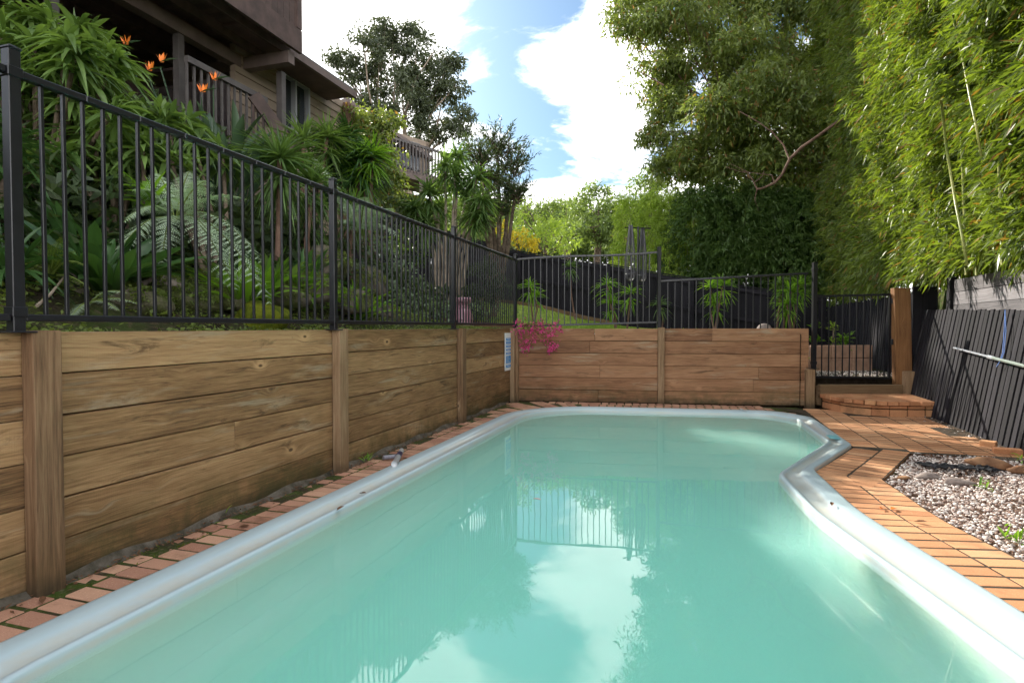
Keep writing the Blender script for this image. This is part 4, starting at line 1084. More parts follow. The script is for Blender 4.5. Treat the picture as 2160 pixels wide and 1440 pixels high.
# trees beyond the black fence
tree('tree', 'round dark green tree standing right of centre beyond the far fence', 'tree', 34, 1262, (1262, 470), [(1262, 425, 46, 0), (1225, 450, 40, 1), (1300, 455, 36, 0), (1250, 480, 48, -1), (1290, 500, 40, 0), (1215, 495, 36, 0)], .22, M['leaf_back'], M['bark'], cr=.6, kd=3.4, per=70, L=.26, W=.1, sub=3)
tree('tree', 'pale green spreading tree behind the bend of the far fence', 'tree', 27, 1150, (1150, 500), [(1150, 480, 42, 0), (1110, 470, 38, 0), (1185, 500, 36, 0), (1125, 505, 38, -1), (1165, 525, 30, -1), (1090, 440, 36, 1)], .14, M['leaf_lime'], M['bark'], cr=.42, kd=2.2, per=42, L=.18, W=.07, sub=4)
tree('tree', 'hazy grey green tree between the pale tree and the round tree', 'tree', 42, 1200, (1200, 470), [(1195, 440, 34, 0), (1165, 432, 30, 0), (1225, 432, 24, 0), (1180, 465, 40, 0), (1140, 450, 30, 0)], .2, M['leaf_back'], M['bark'], cr=.65, kd=3, per=50, L=.3, W=.11, sub=3)
tree('tree', 'low tree with yellow autumn leaves beyond the bend of the far fence', 'tree', 22.5, 1090, (1090, 500), [(1085, 500, 30, 0), (1110, 515, 26, 0), (1060, 490, 24, 0)], .06, M['leaf_yellow'], M['bark'], cr=.3, kd=2.2, per=45, L=.13, W=.08, sub=3)
tree('tree', 'small olive tree beside the bare sprays, left of the yellow tree', 'tree', 24, 1030, (1030, 500), [(1030, 480, 36, 0), (1000, 500, 34, 0), (985, 460, 34, 0), (1055, 455, 30, 0)], .1, M['leaf_back'], M['bark'], cr=.4, kd=2.6, per=50, L=.18, W=.06, sub=3)
tree('tree', 'brownish thin tree just left of the lime green bamboo', 'tree', 30, 1318, (1318, 480), [(1322, 420, 22, 0), (1318, 455, 28, 0), (1325, 490, 30, 0), (1340, 440, 24, 1)], .12, M['leaf_gum'], M['bark'], cr=.5, kd=2, per=40, L=.22, W=.07, sub=4)
tree('tree', 'leafy tree peeking out above the lime green bamboo', 'tree', 32, 1365, (1365, 430), [(1365, 375, 34, 0), (1350, 400, 26, 0), (1385, 400, 34, 0), (1370, 440, 36, 0)], .16, M['leaf_back'], M['bark'], cr=.6, kd=3, per=60, L=.25, W=.09, sub=3)
# far wooded ridge
fw = []
for i in range(46):
    px = 560+i*34+random.uniform(-12, 12); Y = random.uniform(60, 80); fw.append((tuple(gy(px, 468+random.uniform(-26, 22)-18*math.sin(i*.6), Y)), random.uniform(2.2, 3.6)))
for i in range(30):
    px = 900+i*28+random.uniform(-12, 12); Y = random.uniform(48, 58); fw.append((tuple(gy(px, 520+random.uniform(-14, 14), Y)), random.uniform(2.0, 3.0)))
(V, F, Q), _ = crown(fw, 1.1, 3.2, 60, .55, .25); o = np_mesh('distant_woods', V, F, M['leaf_back'], rnd=Q); setp(o, kind='stuff')

# lime green bamboo behind the far fence and dark bamboo in the middle
def spray_leaves(P, dirs, L, W, n=8, spread=.45, droop=.35):
    """P: spray origins; each carries n lanceolate leaves along a short twig"""
    m = len(P); idx = np.repeat(np.arange(m), n); t = np.tile(np.linspace(0, 1, n), m)[:, None]
    D = dirs[idx]; O = P[idx]+D*t*L*1.6+rng.normal(size=(m*n, 3))*L*.12
    Dl = D+rng.normal(size=(m*n, 3))*spread; Dl[:, 2] -= droop
    return leaves(O, Dl, L*rng.uniform(.5, 1.35, m*n), W*rng.uniform(.8, 1.2, m*n), .22)
def bamboo(label, x, y, z0, h, rad, nspray, nculm, L, W, lean, leafm, group=None, low=0.0, nl=8, zpow=.9, bulge=.25, name='bamboo', thick=1.0):
    o = thing(name, label, 'bamboo', (x, y, z0), group); lean = np.array([lean[0], lean[1]])
    tips = []
    for k in range(nculm):
        a = random.uniform(0, 6.28); fr_ = .4 if (k != 1 or thick >= 1 or y > 8.5) else .95
        if fr_ > .5: a = math.pi+random.uniform(-.7, .7)
        q = Vector((x+math.cos(a)*rad*fr_, y+math.sin(a)*rad*fr_, z0-.1)); ln = h*random.uniform(.8, 1.0)
        pth = []
        for i in range(9):
            t = i/8; pth.append(q+Vector((lean[0]*t**2.2*1.2+math.cos(a)*.25*t, lean[1]*t**2.2*1.2+math.sin(a)*.25*t, ln*(t-.06*t**4))))
        mb = MB(); mb.tube(pth, [.022*(1-.75*i/8) for i in range(9)], 7); 
        for i in range(1, 22): 
            t = i/24; f = t*8; j = min(7, int(f)); pp_ = pth[j].lerp(pth[j+1], f-j); mb.lathe(tuple(pp_), [(.022*(1-.75*t)+.003, -.006), (.022*(1-.75*t)+.004, .006)], 7)
        mb.build('culm', M['culm'], o, smooth=True)
    t = rng.uniform(low, 1, nspray)**zpow; a = rng.uniform(0, 2*np.pi, nspray)
    # clumpy surface: noise of a few sines so that the mass has lobes and hollows
    rr = rad*(.55+.45*rng.random(nspray)**.5)*(1+bulge*np.sin(t*h*2.3+a*2+x)*np.cos(a*3+y+t*4))*(1-.45*t**3)
    P = np.stack([x+np.cos(a)*rr+lean[0]*t**2.2*1.2, y+np.sin(a)*rr*thick+lean[1]*t**2.2*1.2, z0+t*h*.97], 1)
    keep = (np.sin(t*h*4.1+a*3.3+x*5)*np.sin(a*5.7+t*h*2.0+y*3)) > (-.28 if thick < 1 else -.4); P = P[keep]; a = a[keep]
    D = nrm(np.stack([np.cos(a)*.8+lean[0]*.3, np.sin(a)*.8+lean[1]*.3, rng.normal(size=len(a))*.35-.15], 1)+rng.normal(size=(len(a), 3))*.3)
    V, F, Q = spray_leaves(P, D, L, W, nl); np_mesh('foliage', V, F, leafm, o, rnd=Q); return o
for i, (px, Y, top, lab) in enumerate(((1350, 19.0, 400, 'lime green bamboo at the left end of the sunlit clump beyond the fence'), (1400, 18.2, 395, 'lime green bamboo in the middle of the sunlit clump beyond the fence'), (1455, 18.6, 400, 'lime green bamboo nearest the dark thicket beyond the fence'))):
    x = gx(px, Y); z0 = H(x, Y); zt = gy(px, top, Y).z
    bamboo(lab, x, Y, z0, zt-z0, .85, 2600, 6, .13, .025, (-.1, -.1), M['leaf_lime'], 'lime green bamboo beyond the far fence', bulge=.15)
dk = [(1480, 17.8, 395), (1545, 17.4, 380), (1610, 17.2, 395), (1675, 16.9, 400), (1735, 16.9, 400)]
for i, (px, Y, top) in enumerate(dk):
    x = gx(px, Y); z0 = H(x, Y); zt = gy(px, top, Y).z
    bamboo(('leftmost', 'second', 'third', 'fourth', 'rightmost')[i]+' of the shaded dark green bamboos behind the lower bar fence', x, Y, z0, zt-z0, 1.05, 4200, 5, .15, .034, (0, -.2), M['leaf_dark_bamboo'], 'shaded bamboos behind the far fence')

# the big tree over the dark bamboo
tree('broadleaf_tree', 'huge leafy tree overhanging from the right, left of the bamboo screen', 'tree', 18.5, 1790, (1740, 330),
     [(1340, 20, 60, 0), (1390, 80, 65, 1), (1370, 150, 48, 0), (1440, 30, 80, -1), (1480, 120, 85, 0), (1400, 210, 55, 1), (1450, 220, 65, 0), (1390, 275, 50, 0), (1440, 310, 62, 0), (1410, 350, 45, .5), (1530, 30, 85, 1), (1570, 120, 85, -1), (1620, 30, 90, 0), (1640, 140, 80, 1), (1700, 60, 90, 0), (1720, 170, 75, 1), (1540, 210, 70, 0), (1500, 290, 55, 1), (1620, 230, 55, 1.5), (1780, 90, 80, 1),
      (1420, -60, 90, 0), (1540, -80, 110, 0), (1680, -80, 110, 0), (1360, -30, 60, 1), (1800, -60, 110, 0), (1470, 370, 45, 1), (1690, 290, 50, 2), (1330, 60, 30, 0), (1540, 360, 50, 2), (1620, 330, 55, 2.4), (1740, 260, 60, 2.4), (1560, 290, 60, -1.5), (1640, 270, 65, -2), (1700, 330, 60, -2), (1480, 350, 55, -1.2), (1590, 350, 55, -1.8), (1520, 240, 60, -2), (1600, 190, 65, -2), (1690, 220, 65, -2.4), (1740, 370, 50, 2), (1660, 390, 50, 2), (1800, 330, 60, 1), (1580, 400, 45, 2), (1590, 310, 50, -.8)],
     .15, M['leaf_gum'], M['brown_branch'], cr=.47, kd=4.6, per=115, L=.19, W=.058, droop=.5, sub=3, lr=.26)
dbr = thing('dead_branch', 'bare brown forked branch hanging in front of the dark bamboo', 'branch', tuple(gy(1720, 290, 12.5)))
mb = MB()
def brp(pts, r0, r1, Y=12.5):
    q = [gy(px, py, Y+dy) for px, py, dy in pts]; q = [q[0]]+[v for v in q[1:]]; mb.tube(q, [.72*(r0+(r1-r0)*i/(len(q)-1))*random.uniform(.88, 1.12) for i in range(len(q))], 8)
brp([(1930, 170, 1.6), (1850, 215, .9), (1790, 245, .5), (1760, 262, .4), (1725, 288, 0), (1690, 312, -.1), (1666, 336, -.1), (1650, 368, 0), (1634, 386, 0), (1610, 397, 0), (1597, 399, 0)], .055, .032)
brp([(1666, 338, -.1), (1652, 305, 0), (1628, 278, .1), (1600, 258, .2), (1560, 235, .3)], .026, .010)
brp([(1634, 386, 0), (1628, 370, 0), (1600, 366, 0), (1560, 362, 0), (1530, 352, .1)], .018, .006)
brp([(1597, 399, 0), (1588, 380, 0), (1575, 362, .1), (1540, 345, .1)], .022, .006); brp([(1597, 399, 0), (1592, 420, 0), (1600, 445, 0)], .02, .004)
brp([(1592, 385, 0), (1608, 372, 0), (1612, 360, 0)], .014, .005)
mb.build('wood', M['brown_branch'], dbr, smooth=True)
tw = thing('bare_twig', 'long bare twig reaching out over the sky from the big tree', 'branch', tuple(gy(1362, 158, 15))); mb = MB(); brp([(1400, 180, 0), (1362, 158, 0), (1330, 142, 0), (1300, 132, 0), (1276, 127, 0)], .022, .006, 15); brp([(1300, 132, 0), (1290, 126, 0), (1280, 131, 0)], .009, .004, 15); mb.build('wood', M['brown_branch'], tw, smooth=True)

# the bamboo screen above the grey plank wall
scr = [(2.2, 5.1, .7), (3.4, 5.1, .7), (4.6, 5.2, .6), (5.7, 5.4, .5), (6.8, 5.5, .4), (7.9, 5.8, .3), (9.1, 6.4, .25), (10.4, 7.0, .2), (11.9, 7.6, .1), (13.4, 8.0, .1), (15.0, 8.5, .1), (16.4, 8.5, .1)]
names = ['nearest the camera', 'second from the camera', 'third from the camera', 'fourth from the camera', 'fifth from the camera', 'sixth from the camera', 'seventh from the camera', 'eighth from the camera', 'fourth from the far end', 'third from the far end', 'second from the far end', 'at the far end']
for i, (y, h, _) in enumerate(scr):
    x = fence_x(y)+1.0+random.uniform(-.15, .15)+(.1 if y > 9 else 0); z0 = H(x, y)
    z0 = 1.98
    dens_ = int(9500*(1.15 if y < 8 else .75)); L = .155
    bamboo('bamboo of the tall hedge along the right side, '+names[i], x, y, z0, h+1.4, .98, dens_, 3, L, .027, (-.45, -.2), M['leaf_bamboo'], 'tall bamboo hedge above the grey plank wall', low=.0, nl=9, zpow=.85, bulge=.3, thick=.9)
# two prominent culms on the face of the hedge
for lab, pts, r in (('long pale bamboo culm rising on the face of the right hand hedge', [(2010, 30), (2020, 75), (2032, 130), (2045, 200), (2058, 260), (2070, 330)], .011),
                    ('green bamboo culm standing low on the face of the right hand hedge', [(1985, 210), (1995, 300), (2006, 370), (2016, 430), (2030, 500), (2040, 560)], .013)):
    q = [gy(px, py, 6.1+.25*math.sin(i)) for i, (px, py) in enumerate(pts)]
    o = thing('bamboo_culm', lab, 'bamboo', tuple(q[-1]), 'bamboo culms on the hedge face'); mb = MB(); mb.tube(q, r, 8)
    for i in range(14): t = (i+.5)/14*(len(q)-1); j = int(t); p = q[j].lerp(q[j+1], t-j); mb.lathe(tuple(p), [(r+.002, -.004), (r+.003, .004)], 8)
    mb.build('stem', M['culm'], o, smooth=True)
# ------------------------------------------------------------------ garden plants on the left bank
def at(px, Y, dz=0.0): x = gx(px, Y); return Vector((x, Y, H(x, Y)+dz))
def plant(name, label, catg, base, parts, group=None):
    o = thing(name, label, catg, tuple(base), group)
    for nm, kind, m in parts:
        if isinstance(kind, MB): kind.build(nm, m, o, smooth=True)
        else: V, F, Q = kind; np_mesh(nm, V, F, m, o, rnd=Q)
    return o
def straplily(label, px, Y, n, L, W, m, e0=20, e1=85, droop=.45, heads=1, spread=.10, name='strap_leaf_plant', dz=0.0, group=None, wp=.3, seg=6, fold=.2):
    b = at(px, Y, dz); ps = []
    for k in range(heads):
        c = b+Vector((random.uniform(-1, 1)*spread*2.2, random.uniform(-1, 1)*spread*1.5, random.uniform(0, .1)*(k > 0))); ps.append(rosette(c, n, L, W, e0, e1, droop, seg, fold, wp, spread=.03, base=.5))
    return plant(name, label, 'plant', b, [('leaves', cat(ps), m)], group)
def canes(label, px, Y, heads, m, n=34, L=.5, W=.05, name='leafy_cane_plant', droop=.55, group=None, stem=.022, catg='shrub', bark='bark', e0=-25, wp=.4, fold=.2):
    """stems from one foot to several heads given in px, each a tuft of long leaves"""
    b = at(px, Y, -.05); mb = MB(); ps = []
    for hx, hy, dY in heads:
        c = gy(hx, hy, Y+dY); m_ = b.lerp(c, .5)+Vector((random.uniform(-.1, .1), random.uniform(-.1, .1), 0)); mb.tube([b, b.lerp(m_, .6), m_, m_.lerp(c, .6), c], [stem*1.3, stem*1.1, stem, stem*.9, stem*.8], 7)
        for q, nn_ in ((c, n), (c-Vector((0, 0, L*.22)), n//2)): ps.append(rosette(q, nn_, L, W, e0, 88, droop, 6, fold, wp, spread=.02))
    return plant(name, label, catg, b, [('stems', mb, M[bark]), ('leaves', cat(ps), m)], group)
# big shrub in the top left corner: whorls of glossy drooping leaves
hd = []
for i in range(26):
    hx = random.uniform(-60, 250); hy = 20+max(0, hx-60)*.35+random.uniform(0, 170)
    hd.append((hx, hy, random.uniform(-.5, .7)))
hd += [(60, 30, 0), (110, 55, 0), (165, 65, 0), (205, 110, 0), (240, 130, 0), (30, 80, 0), (90, 110, -.2)]
canes('big glossy shrub of drooping strap leaves filling the top left corner', 90, 5.4, hd, M['leaf_strap'], n=30, L=.42, W=.048, name='glossy_shrub')
canes('tangled dark strap leaf shrub behind the first fence post', -20, 4.3, [(x_, y_, random.uniform(-.3, .4)) for x_, y_ in ((-60, 260), (-20, 330), (20, 300), (-40, 420), (10, 400), (40, 470), (-70, 500))], M['leaf_dark_strap'], n=30, L=.55, W=.035, name='strap_leaf_shrub')
canes('mid green cane shrub between the corner shrub and the bird of paradise', 245, 5.2, [(150, 250, .2), (205, 290, 0), (175, 330, .3), (250, 285, .2), (300, 310, 0), (230, 350, 0), (290, 360, .4), (330, 250, .5), (130, 320, -.3), (270, 230, .5)], M['leaf_strap'], n=30, L=.45, W=.055)
canes('bright green cane plant leaning over the fern', 440, 5.6, [(300, 255, .2), (345, 255, 0), (410, 300, .2), (470, 330, .4), (360, 330, -.2), (390, 260, .3)], M['leaf_strap'], n=26, L=.42, W=.055)
# broad-leaved clump (cast iron plant) just behind the bars
for lab, px, Y, n_, L, W in (('dark clump of broad upright leaves behind the second bar from the post', 190, 4.0, 46, .78, .105), ('dark clump of broad leaves nearest the first fence post', 120, 4.3, 26, .62, .09)):
    straplily(lab, px, Y, n_, L, W, M['leaf_dark_strap'], 25, 88, .22, 1, name='broad_leaf_clump', wp=.6)
straplily('low dark strap clump behind the fern, left side', 300, 4.9, 40, .6, .05, M['leaf_dark_strap'], 15, 85, .5, 2)
straplily('bright green lily clump to the right of the pale fern', 470, 5.0, 42, .62, .055, M['leaf_bright'], 30, 88, .35, 2, spread=.14)
straplily('lush lily clump in the middle of the bank', 520, 5.6, 40, .7, .055, M['leaf_strap'], 20, 88, .45, 3, spread=.2)
straplily('lily clump with arching leaves left of the middle fence post', 610, 5.7, 44, .66, .05, M['leaf_bright'], 25, 88, .4, 2, spread=.14)
straplily('dark lily clump under the grey leaved palms', 560, 6.2, 40, .75, .05, M['leaf_dark_strap'], 20, 85, .5, 3, spread=.2)
straplily('yellow green lily clump just right of the middle fence post', 735, 6.4, 40, .7, .045, M['leaf_bright'], 30, 88, .35, 2, spread=.14)
straplily('broad dark lily on the upper bank behind the lilies', 360, 6.6, 50, .8, .08, M['leaf_dark_strap'], 20, 85, .35, 3, spread=.3)
straplily('grey green strap clump at the far left edge', 20, 3.6, 40, .55, .04, M['leaf_dark_strap'], 20, 80, .6, 2, spread=.15)
straplily('small bright strap plant at the left among the dark canes', 320, 5.0, 24, .45, .05, M['leaf_bright'], 30, 85, .4, 1, dz=.55)

# bird of paradise: paddle leaves on long stalks and orange flowers
bp = at(455, 6.6, -.05); o = thing('bird_of_paradise', 'bird of paradise with grey paddle leaves and orange flowers below the deck', 'plant', tuple(bp))
mb = MB(); ps = []
for k in range(46):
    tip = gy(random.uniform(375, 560), random.uniform(195, 350), 6.6+random.uniform(-.5, .6)); b2 = bp+Vector((random.uniform(-.35, .35), random.uniform(-.3, .3), 0))
    d_ = (tip-b2); mb.tube([b2, b2.lerp(tip, .5)+Vector((0, 0, .03)), b2.lerp(tip, .62)], [.012, .010, .008], 5)
    P0_ = np.array(b2.lerp(tip, .60))[None]; dd = np.array(d_.normalized())[None]+rng.normal(size=(1, 3))*.12
    ps.append(straps(P0_, dd, d_.length*.42, .125, .12, 6, .35, .55, .3))
mb.build('stalks', M['leaf_grey_paddle'], o, smooth=True); V, F, Q = cat(ps); np_mesh('leaves', V, F, M['leaf_grey_paddle'], o, rnd=Q)
for hx, hy in ((312, 150), (338, 132), (450, 170), (424, 195), (262, 95)):
    c = gy(hx, hy, 6.3); mb = MB(); mb.tube([bp+Vector((random.uniform(-.2, .2), 0, 0)), bp.lerp(c, .6), c-Vector((.0, 0, .05))], [.009, .008, .007], 5)
    bk = straps(np.array([c]), np.array([[.9, 0, .25]]), .20, .03, .05, 4, .6, .3); mb.build('flower_stalk', M['leaf_grey_paddle'], o)
    pe = straps(np.array([c+Vector((.01*k, 0, 0)) for k in range(5)]), np.array([[-.5+.22*k, random.uniform(-.2, .2), 1] for k in range(5)]), .105, .028, .0, 3, .2, .3)
    V, F, Q = cat([pe]); fo_ = np_mesh('flower', V, F, M['orange_petal'], o, rnd=Q); V, F, Q = bk; np_mesh('bract', V, F, M['leaf_grey_paddle'], o, rnd=Q)

# grey-green palms (cordylines) with spiky heads
def cordyline(label, px, Y, heads, m, n=80, L=.62, W=.028, group=None, stem=.035, droop=.25, name='cordyline', bark='brown_branch', skirt=True, e0=-15):
    b = at(px, Y, -.05); o = thing(name, label, 'palm', tuple(b), group)
    mb = MB(); ps = []; base = b
    for hx, hy, dY in heads:
        c = gy(hx, hy, Y+dY); m_ = b.lerp(c, .5)+Vector((random.uniform(-.06, .06), 0, 0)); mb.tube([b, m_, c], [stem*1.2, stem, stem*.75], 8)
        ps.append(rosette(c, n, L, W, e0, 90, droop, 5, .3, .25, spread=.02))
        if skirt: ps.append(rosette(c-Vector((0, 0, L*.35)), n//2, L*.85, W, -60, 10, .5, 5, .3, .25, spread=.03))
    mb.build('trunk', M[bark], o, smooth=True); V, F, Q = cat(ps); np_mesh('crown', V, F, m, o, rnd=Q); return o
cordyline('grey green spiky palm with a full round head above the middle of the fence', 585, 6.4, [(590, 335, 0)], M['leaf_yucca'], n=150, L=.62, W=.028)
cordyline('spiky palm with two heads left of the middle fence post', 655, 6.9, [(660, 385, 0), (640, 450, .2)], M['leaf_yucca'], n=90, L=.5, W=.026)
cordyline('soft dark spiky palm behind the round headed one', 640, 8.6, [(640, 300, 0), (690, 290, .4), (600, 330, .3)], M['leaf_strap'], n=80, L=.62, W=.03)
cordyline('dark bushy palm with drooping leaves in front of the house wing', 730, 9.6, [(700, 300, 0), (735, 290, .3), (720, 345, 0), (760, 340, -.2), (700, 365, .2)], M['leaf_dark_strap'], n=90, L=.68, W=.04, droop=.45)
cordyline('sunlit yellow green palm head at the right of the dark palm', 790, 9.4, [(785, 325, 0), (765, 360, .1)], M['leaf_bright'], n=90, L=.5, W=.035, droop=.3)
cordyline('grassy low palm right of the middle fence post', 742, 8.0, [(745, 440, 0)], M['leaf_yucca'], n=80, L=.5, W=.025)
# multi-stem yucca with pale trunks by the third post
b = at(945, 11.6, -.05); o = thing('yucca_tree', 'many stemmed yucca tree with pale fanning trunks behind the third fence post', 'palm', tuple(b)); ps = []
for hx, hy, tx in ((940, 350, 940), (985, 405, 960), (905, 405, 935), (1005, 375, 965), (960, 370, 950), (925, 440, 925), (1000, 450, 985), (900, 470, 915), (965, 330, 955), (875, 440, 920), (1015, 425, 975)):
    c = gy(hx, hy, 11.6+random.uniform(-.4, .4)); b2 = b+Vector((gx(tx, 11.6)-b.x, 0, 0))*.5; m_ = gy((tx+hx)/2, 470, 11.6); mb = MB()
    mb.tube([b2, gy(tx, 540, 11.6), m_, c], [.045, .036, .028, .022], 8); mb.build('trunk', M['pale_bark'], o, smooth=True)
    ps.append(rosette(c, 90, .52, .036, -35, 90, .3, 5, .3, .3, spread=.03)); ps.append(rosette(c-Vector((0, 0, .18)), 30, .45, .036, -80, -10, .3, 4, .3, .3, spread=.03))
V, F, Q = cat(ps); np_mesh('crown', V, F, M['leaf_yucca'], o, rnd=Q)

# ferns
def fern(label, base, fronds, m, name='fern', pin=26, lf=9):
    """fronds: list of (tip Vector, length of side leaflets)"""
    o = thing(name, label, 'fern', tuple(base)); mb = MB(); ps = []
    for tip, wd_, arch in fronds:
        b, tip = Vector(base), Vector(tip); pth = []
        for i in range(13): t = i/12; pth.append(b.lerp(tip, t)+Vector((0, 0, arch*4*t*(1-t)*(1-.3*t))))
        mb.tube(pth, [.007*(1-.8*i/12) for i in range(13)], 5)
        P, D, LL = [], [], []
        for k in range(pin):
            t = .16+.84*k/pin; f = t*12; j = min(11, int(f)); c = pth[j].lerp(pth[j+1], f-j); d_ = (pth[j+1]-pth[j]).normalized(); sdv = d_.cross(Vector((0, 0, 1))); sdv = sdv.normalized() if sdv.length > .05 else Vector((1, 0, 0))
            ll = wd_*math.sin(math.pi*min(1, (t*.93+.07)))**.7*random.uniform(.75, 1.12)
            for sgn in (-1, 1):
                pd = (sdv*sgn+d_*random.uniform(.2, .55)+Vector((0, 0, -.25+random.uniform(-.22, .22)))).normalized()
                # each pinna: a row of small leaflets both sides
                for q in range(lf):
                    tt = (q+.5)/lf; cc = c+pd*ll*tt-Vector((0, 0, .15*ll*tt*tt)); l2 = ll*.20*(1-tt*.75)
                    for s2 in (-1, 1): P.append(cc); D.append(d_*s2*.9+pd*.5); LL.append(l2+.004)
                P.append(c); D.append(pd); LL.append(ll)
        P = np.array(P); D = np.array(D); LL = np.array(LL); wl_ = np.where(LL > wd_*.25, .006, LL*.42)
        upn = np.tile([0, 0, 1.0], (len(P), 1)); Dn = nrm(D); S = nrm(np.cross(Dn, upn)); 
        Vv = np.stack([P, P+Dn*LL[:, None]*.4+S*wl_[:, None]*.5, P+Dn*LL[:, None], P+Dn*LL[:, None]*.4-S*wl_[:, None]*.5], 1).reshape(-1, 3)
        ps.append((Vv, np.arange(len(P)*4).reshape(-1, 4), rng.random(len(P))))
    mb.build('stalks', M['leaf_cover'], o); V, F, Q = cat(ps); np_mesh('fronds', V, F, m, o, rnd=Q)
fb_ = gy(370, 470, 4.9)
def fr_(px, py, Y, w=.16, a=.12): return (gy(px, py, Y), w, a)
fern('large pale silvery tree fern arching over the rocks behind the bars', fb_, [fr_(575, 650, 4.3, .20, .28), fr_(500, 620, 4.1, .18, .24), fr_(440, 380, 4.6, .16, .10), fr_(280, 400, 4.7, .16, .12), fr_(330, 365, 5.0, .15, .10), fr_(230, 560, 4.3, .15, .18), fr_(520, 420, 4.9, .16, .14), fr_(260, 470, 4.5, .14, .16), fr_(400, 360, 5.3, .15, .08), fr_(480, 560, 4.3, .15, .2), fr_(340, 560, 4.2, .13, .2), fr_(555, 560, 4.6, .16, .25)], M['leaf_fern'])
fb2 = gy(105, 590, 3.7)
fern('small ladder fern beside the first fence post', fb2, [fr_(130, 500, 3.5, .055, .05), fr_(160, 530, 3.5, .055, .06), fr_(180, 560, 3.4, .05, .08), fr_(95, 510, 3.6, .05, .05), fr_(190, 610, 3.4, .05, .06)], M['leaf_cover'], pin=20, lf=4)
fb3 = gy(190, 640, 3.6)
fern('flat fern lying along the foot of the bars', fb3, [fr_(270, 618, 3.5, .05, .05), fr_(250, 655, 3.4, .05, .04), fr_(150, 668, 3.4, .05, .03), fr_(290, 640, 3.6, .05, .04)], M['leaf_fern'], pin=20, lf=4)
fb4 = gy(760, 500, 7.6)
fern('pale fern behind the middle fence post', fb4, [fr_(700, 400, 7.4, .2, .15), fr_(770, 415, 7.2, .2, .1), fr_(830, 440, 7.4, .2, .15), fr_(840, 500, 7.2, .18, .2), fr_(720, 470, 7.2, .18, .15), fr_(660, 330, 8.0, .2, .1)], M['leaf_fern'])
# fallen cane leaning through the bars
mb = MB(); mb.tube([gy(78, 645, 3.1), gy(105, 622, 3.3), gy(135, 585, 3.6)], [.009, .008, .006], 6); setp(mb.build('fallen_cane', M['pale_bark']), 'pale dead cane leaning behind the bars next to the first post', 'cane')

# rocks of the bank
def rock(label, c, sx, sy, sz, m, name='rock', group=None, rz=0.0, sub=3):
    bm = bmesh.new(); bmesh.ops.create_icosphere(bm, subdivisions=sub, radius=1)
    ph = [random.uniform(0, 6) for _ in range(6)]
    for v in bm.verts:
        p = v.co; f = 1+.16*math.sin(p.x*2.7+ph[0])*math.cos(p.y*3.1+ph[1])+.10*math.sin(p.z*4.3+ph[2]+p.x*2)+.05*math.sin(p.x*9+ph[3])*math.sin(p.y*8+ph[4])+random.uniform(-.02, .02)
        v.co = Vector((p.x*f*sx, p.y*f*sy, max(p.z*f, -.6)*sz))
    me = bpy.data.meshes.new(name); bm.to_mesh(me); bm.free(); me.materials.append(m); me.polygons.foreach_set('use_smooth', [True]*len(me.polygons))
    o = bpy.data.objects.new(name, me); COL.objects.link(o); o.location = c; o.rotation_euler = (random.uniform(-.15, .15), random.uniform(-.15, .15), rz)
    return setp(o, label, 'rock', group)
RK = [(40, 610, 3.9, .34, .22, 'mossy boulder at the left edge behind the first post'), (150, 620, 4.0, .26, .17, 'mossy boulder between the first post and the ladder fern'), (215, 610, 4.2, .26, .18, 'mossy rock below the broad dark leaves'), (295, 585, 4.5, .17, .12, 'brownish bare rock under the left fronds of the big fern'), (345, 600, 4.6, .2, .13, 'long bare rock under the middle of the big fern'),
      (280, 635, 4.2, .3, .17, 'large mossy rock at the foot of the fern'), (390, 635, 4.6, .3, .18, 'mossy rock in front of the fern base'), (460, 630, 4.9, .27, .18, 'mossy rock below the drooping frond'), (535, 595, 5.4, .2, .16, 'pinkish bare rock behind the yellow moss'), (600, 625, 5.6, .28, .2, 'pale mossy rock right of the yellow moss'), (660, 610, 6.0, .3, .24, 'mossy rock just left of the middle post'),
      (745, 640, 6.4, .28, .22, 'mossy rock just right of the middle post'), (690, 560, 7.0, .35, .3, 'upper mossy boulder behind the middle post'), (800, 655, 7.2, .2, .14, 'small grey rock near the start of the lawn'), (765, 665, 6.6, .16, .11, 'flat pale rock at the right foot of the bank'), (770, 600, 8.2, .4, .32, 'mossy boulder under the grey ground cover'), (100, 560, 4.6, .36, .24, 'dark boulder below the corner shrub')]
for px, py, Y, sx, sz, lab in RK:
    c = gy(px, py, Y); rock('mossy '+lab if False else lab, (c.x, c.y, c.z-.02), sx*.8, sx*.64, sz*.75, M['rock'] if 'bare' not in lab else M['stone'], group='rocks of the left bank')
RKC = [(gy(a, b, c), d, e) for a, b, c, d, e, _ in RK]
rock('mound of bright yellow green moss behind the bars', tuple(gy(548, 680, 4.95)), .26, .2, .16, M['moss_yellow'], 'moss_mound')
scene.objects['moss_mound']['category'] = 'moss'
# bank ground cover
def cover(name, n, test, L, W, m, seed_h=.12, up=.5, dens=None, h0=-.02):
    xs = rng.uniform(-13, 6, n*12); ys = rng.uniform(1.2, 20, n*12); u_ = CA*xs-SA*ys; v_ = SA*xs+CA*ys
    k = test(xs, ys, u_, v_) & ((np.sin(xs*3.1+ys*1.7)*np.sin(ys*2.9-xs*1.3)+rng.normal(size=len(xs))*.35) > -.25); xs, ys = xs[k][:n], ys[k][:n]
    z = np.array([H(a, b) for a, b in zip(xs, ys)]); P = np.stack([xs, ys, z+h0+rng.random(len(xs))*seed_h], 1)
    D = rng.normal(size=P.shape); D[:, 2] = np.abs(D[:, 2])*up+.15
    V, F, Q = leaves(P, D, L*rng.uniform(.5, 1.3, len(P)), W*rng.uniform(.6, 1.2, len(P)), .25, 1.2); o = np_mesh(name, V, F, m, rnd=Q); return setp(o, kind='stuff')
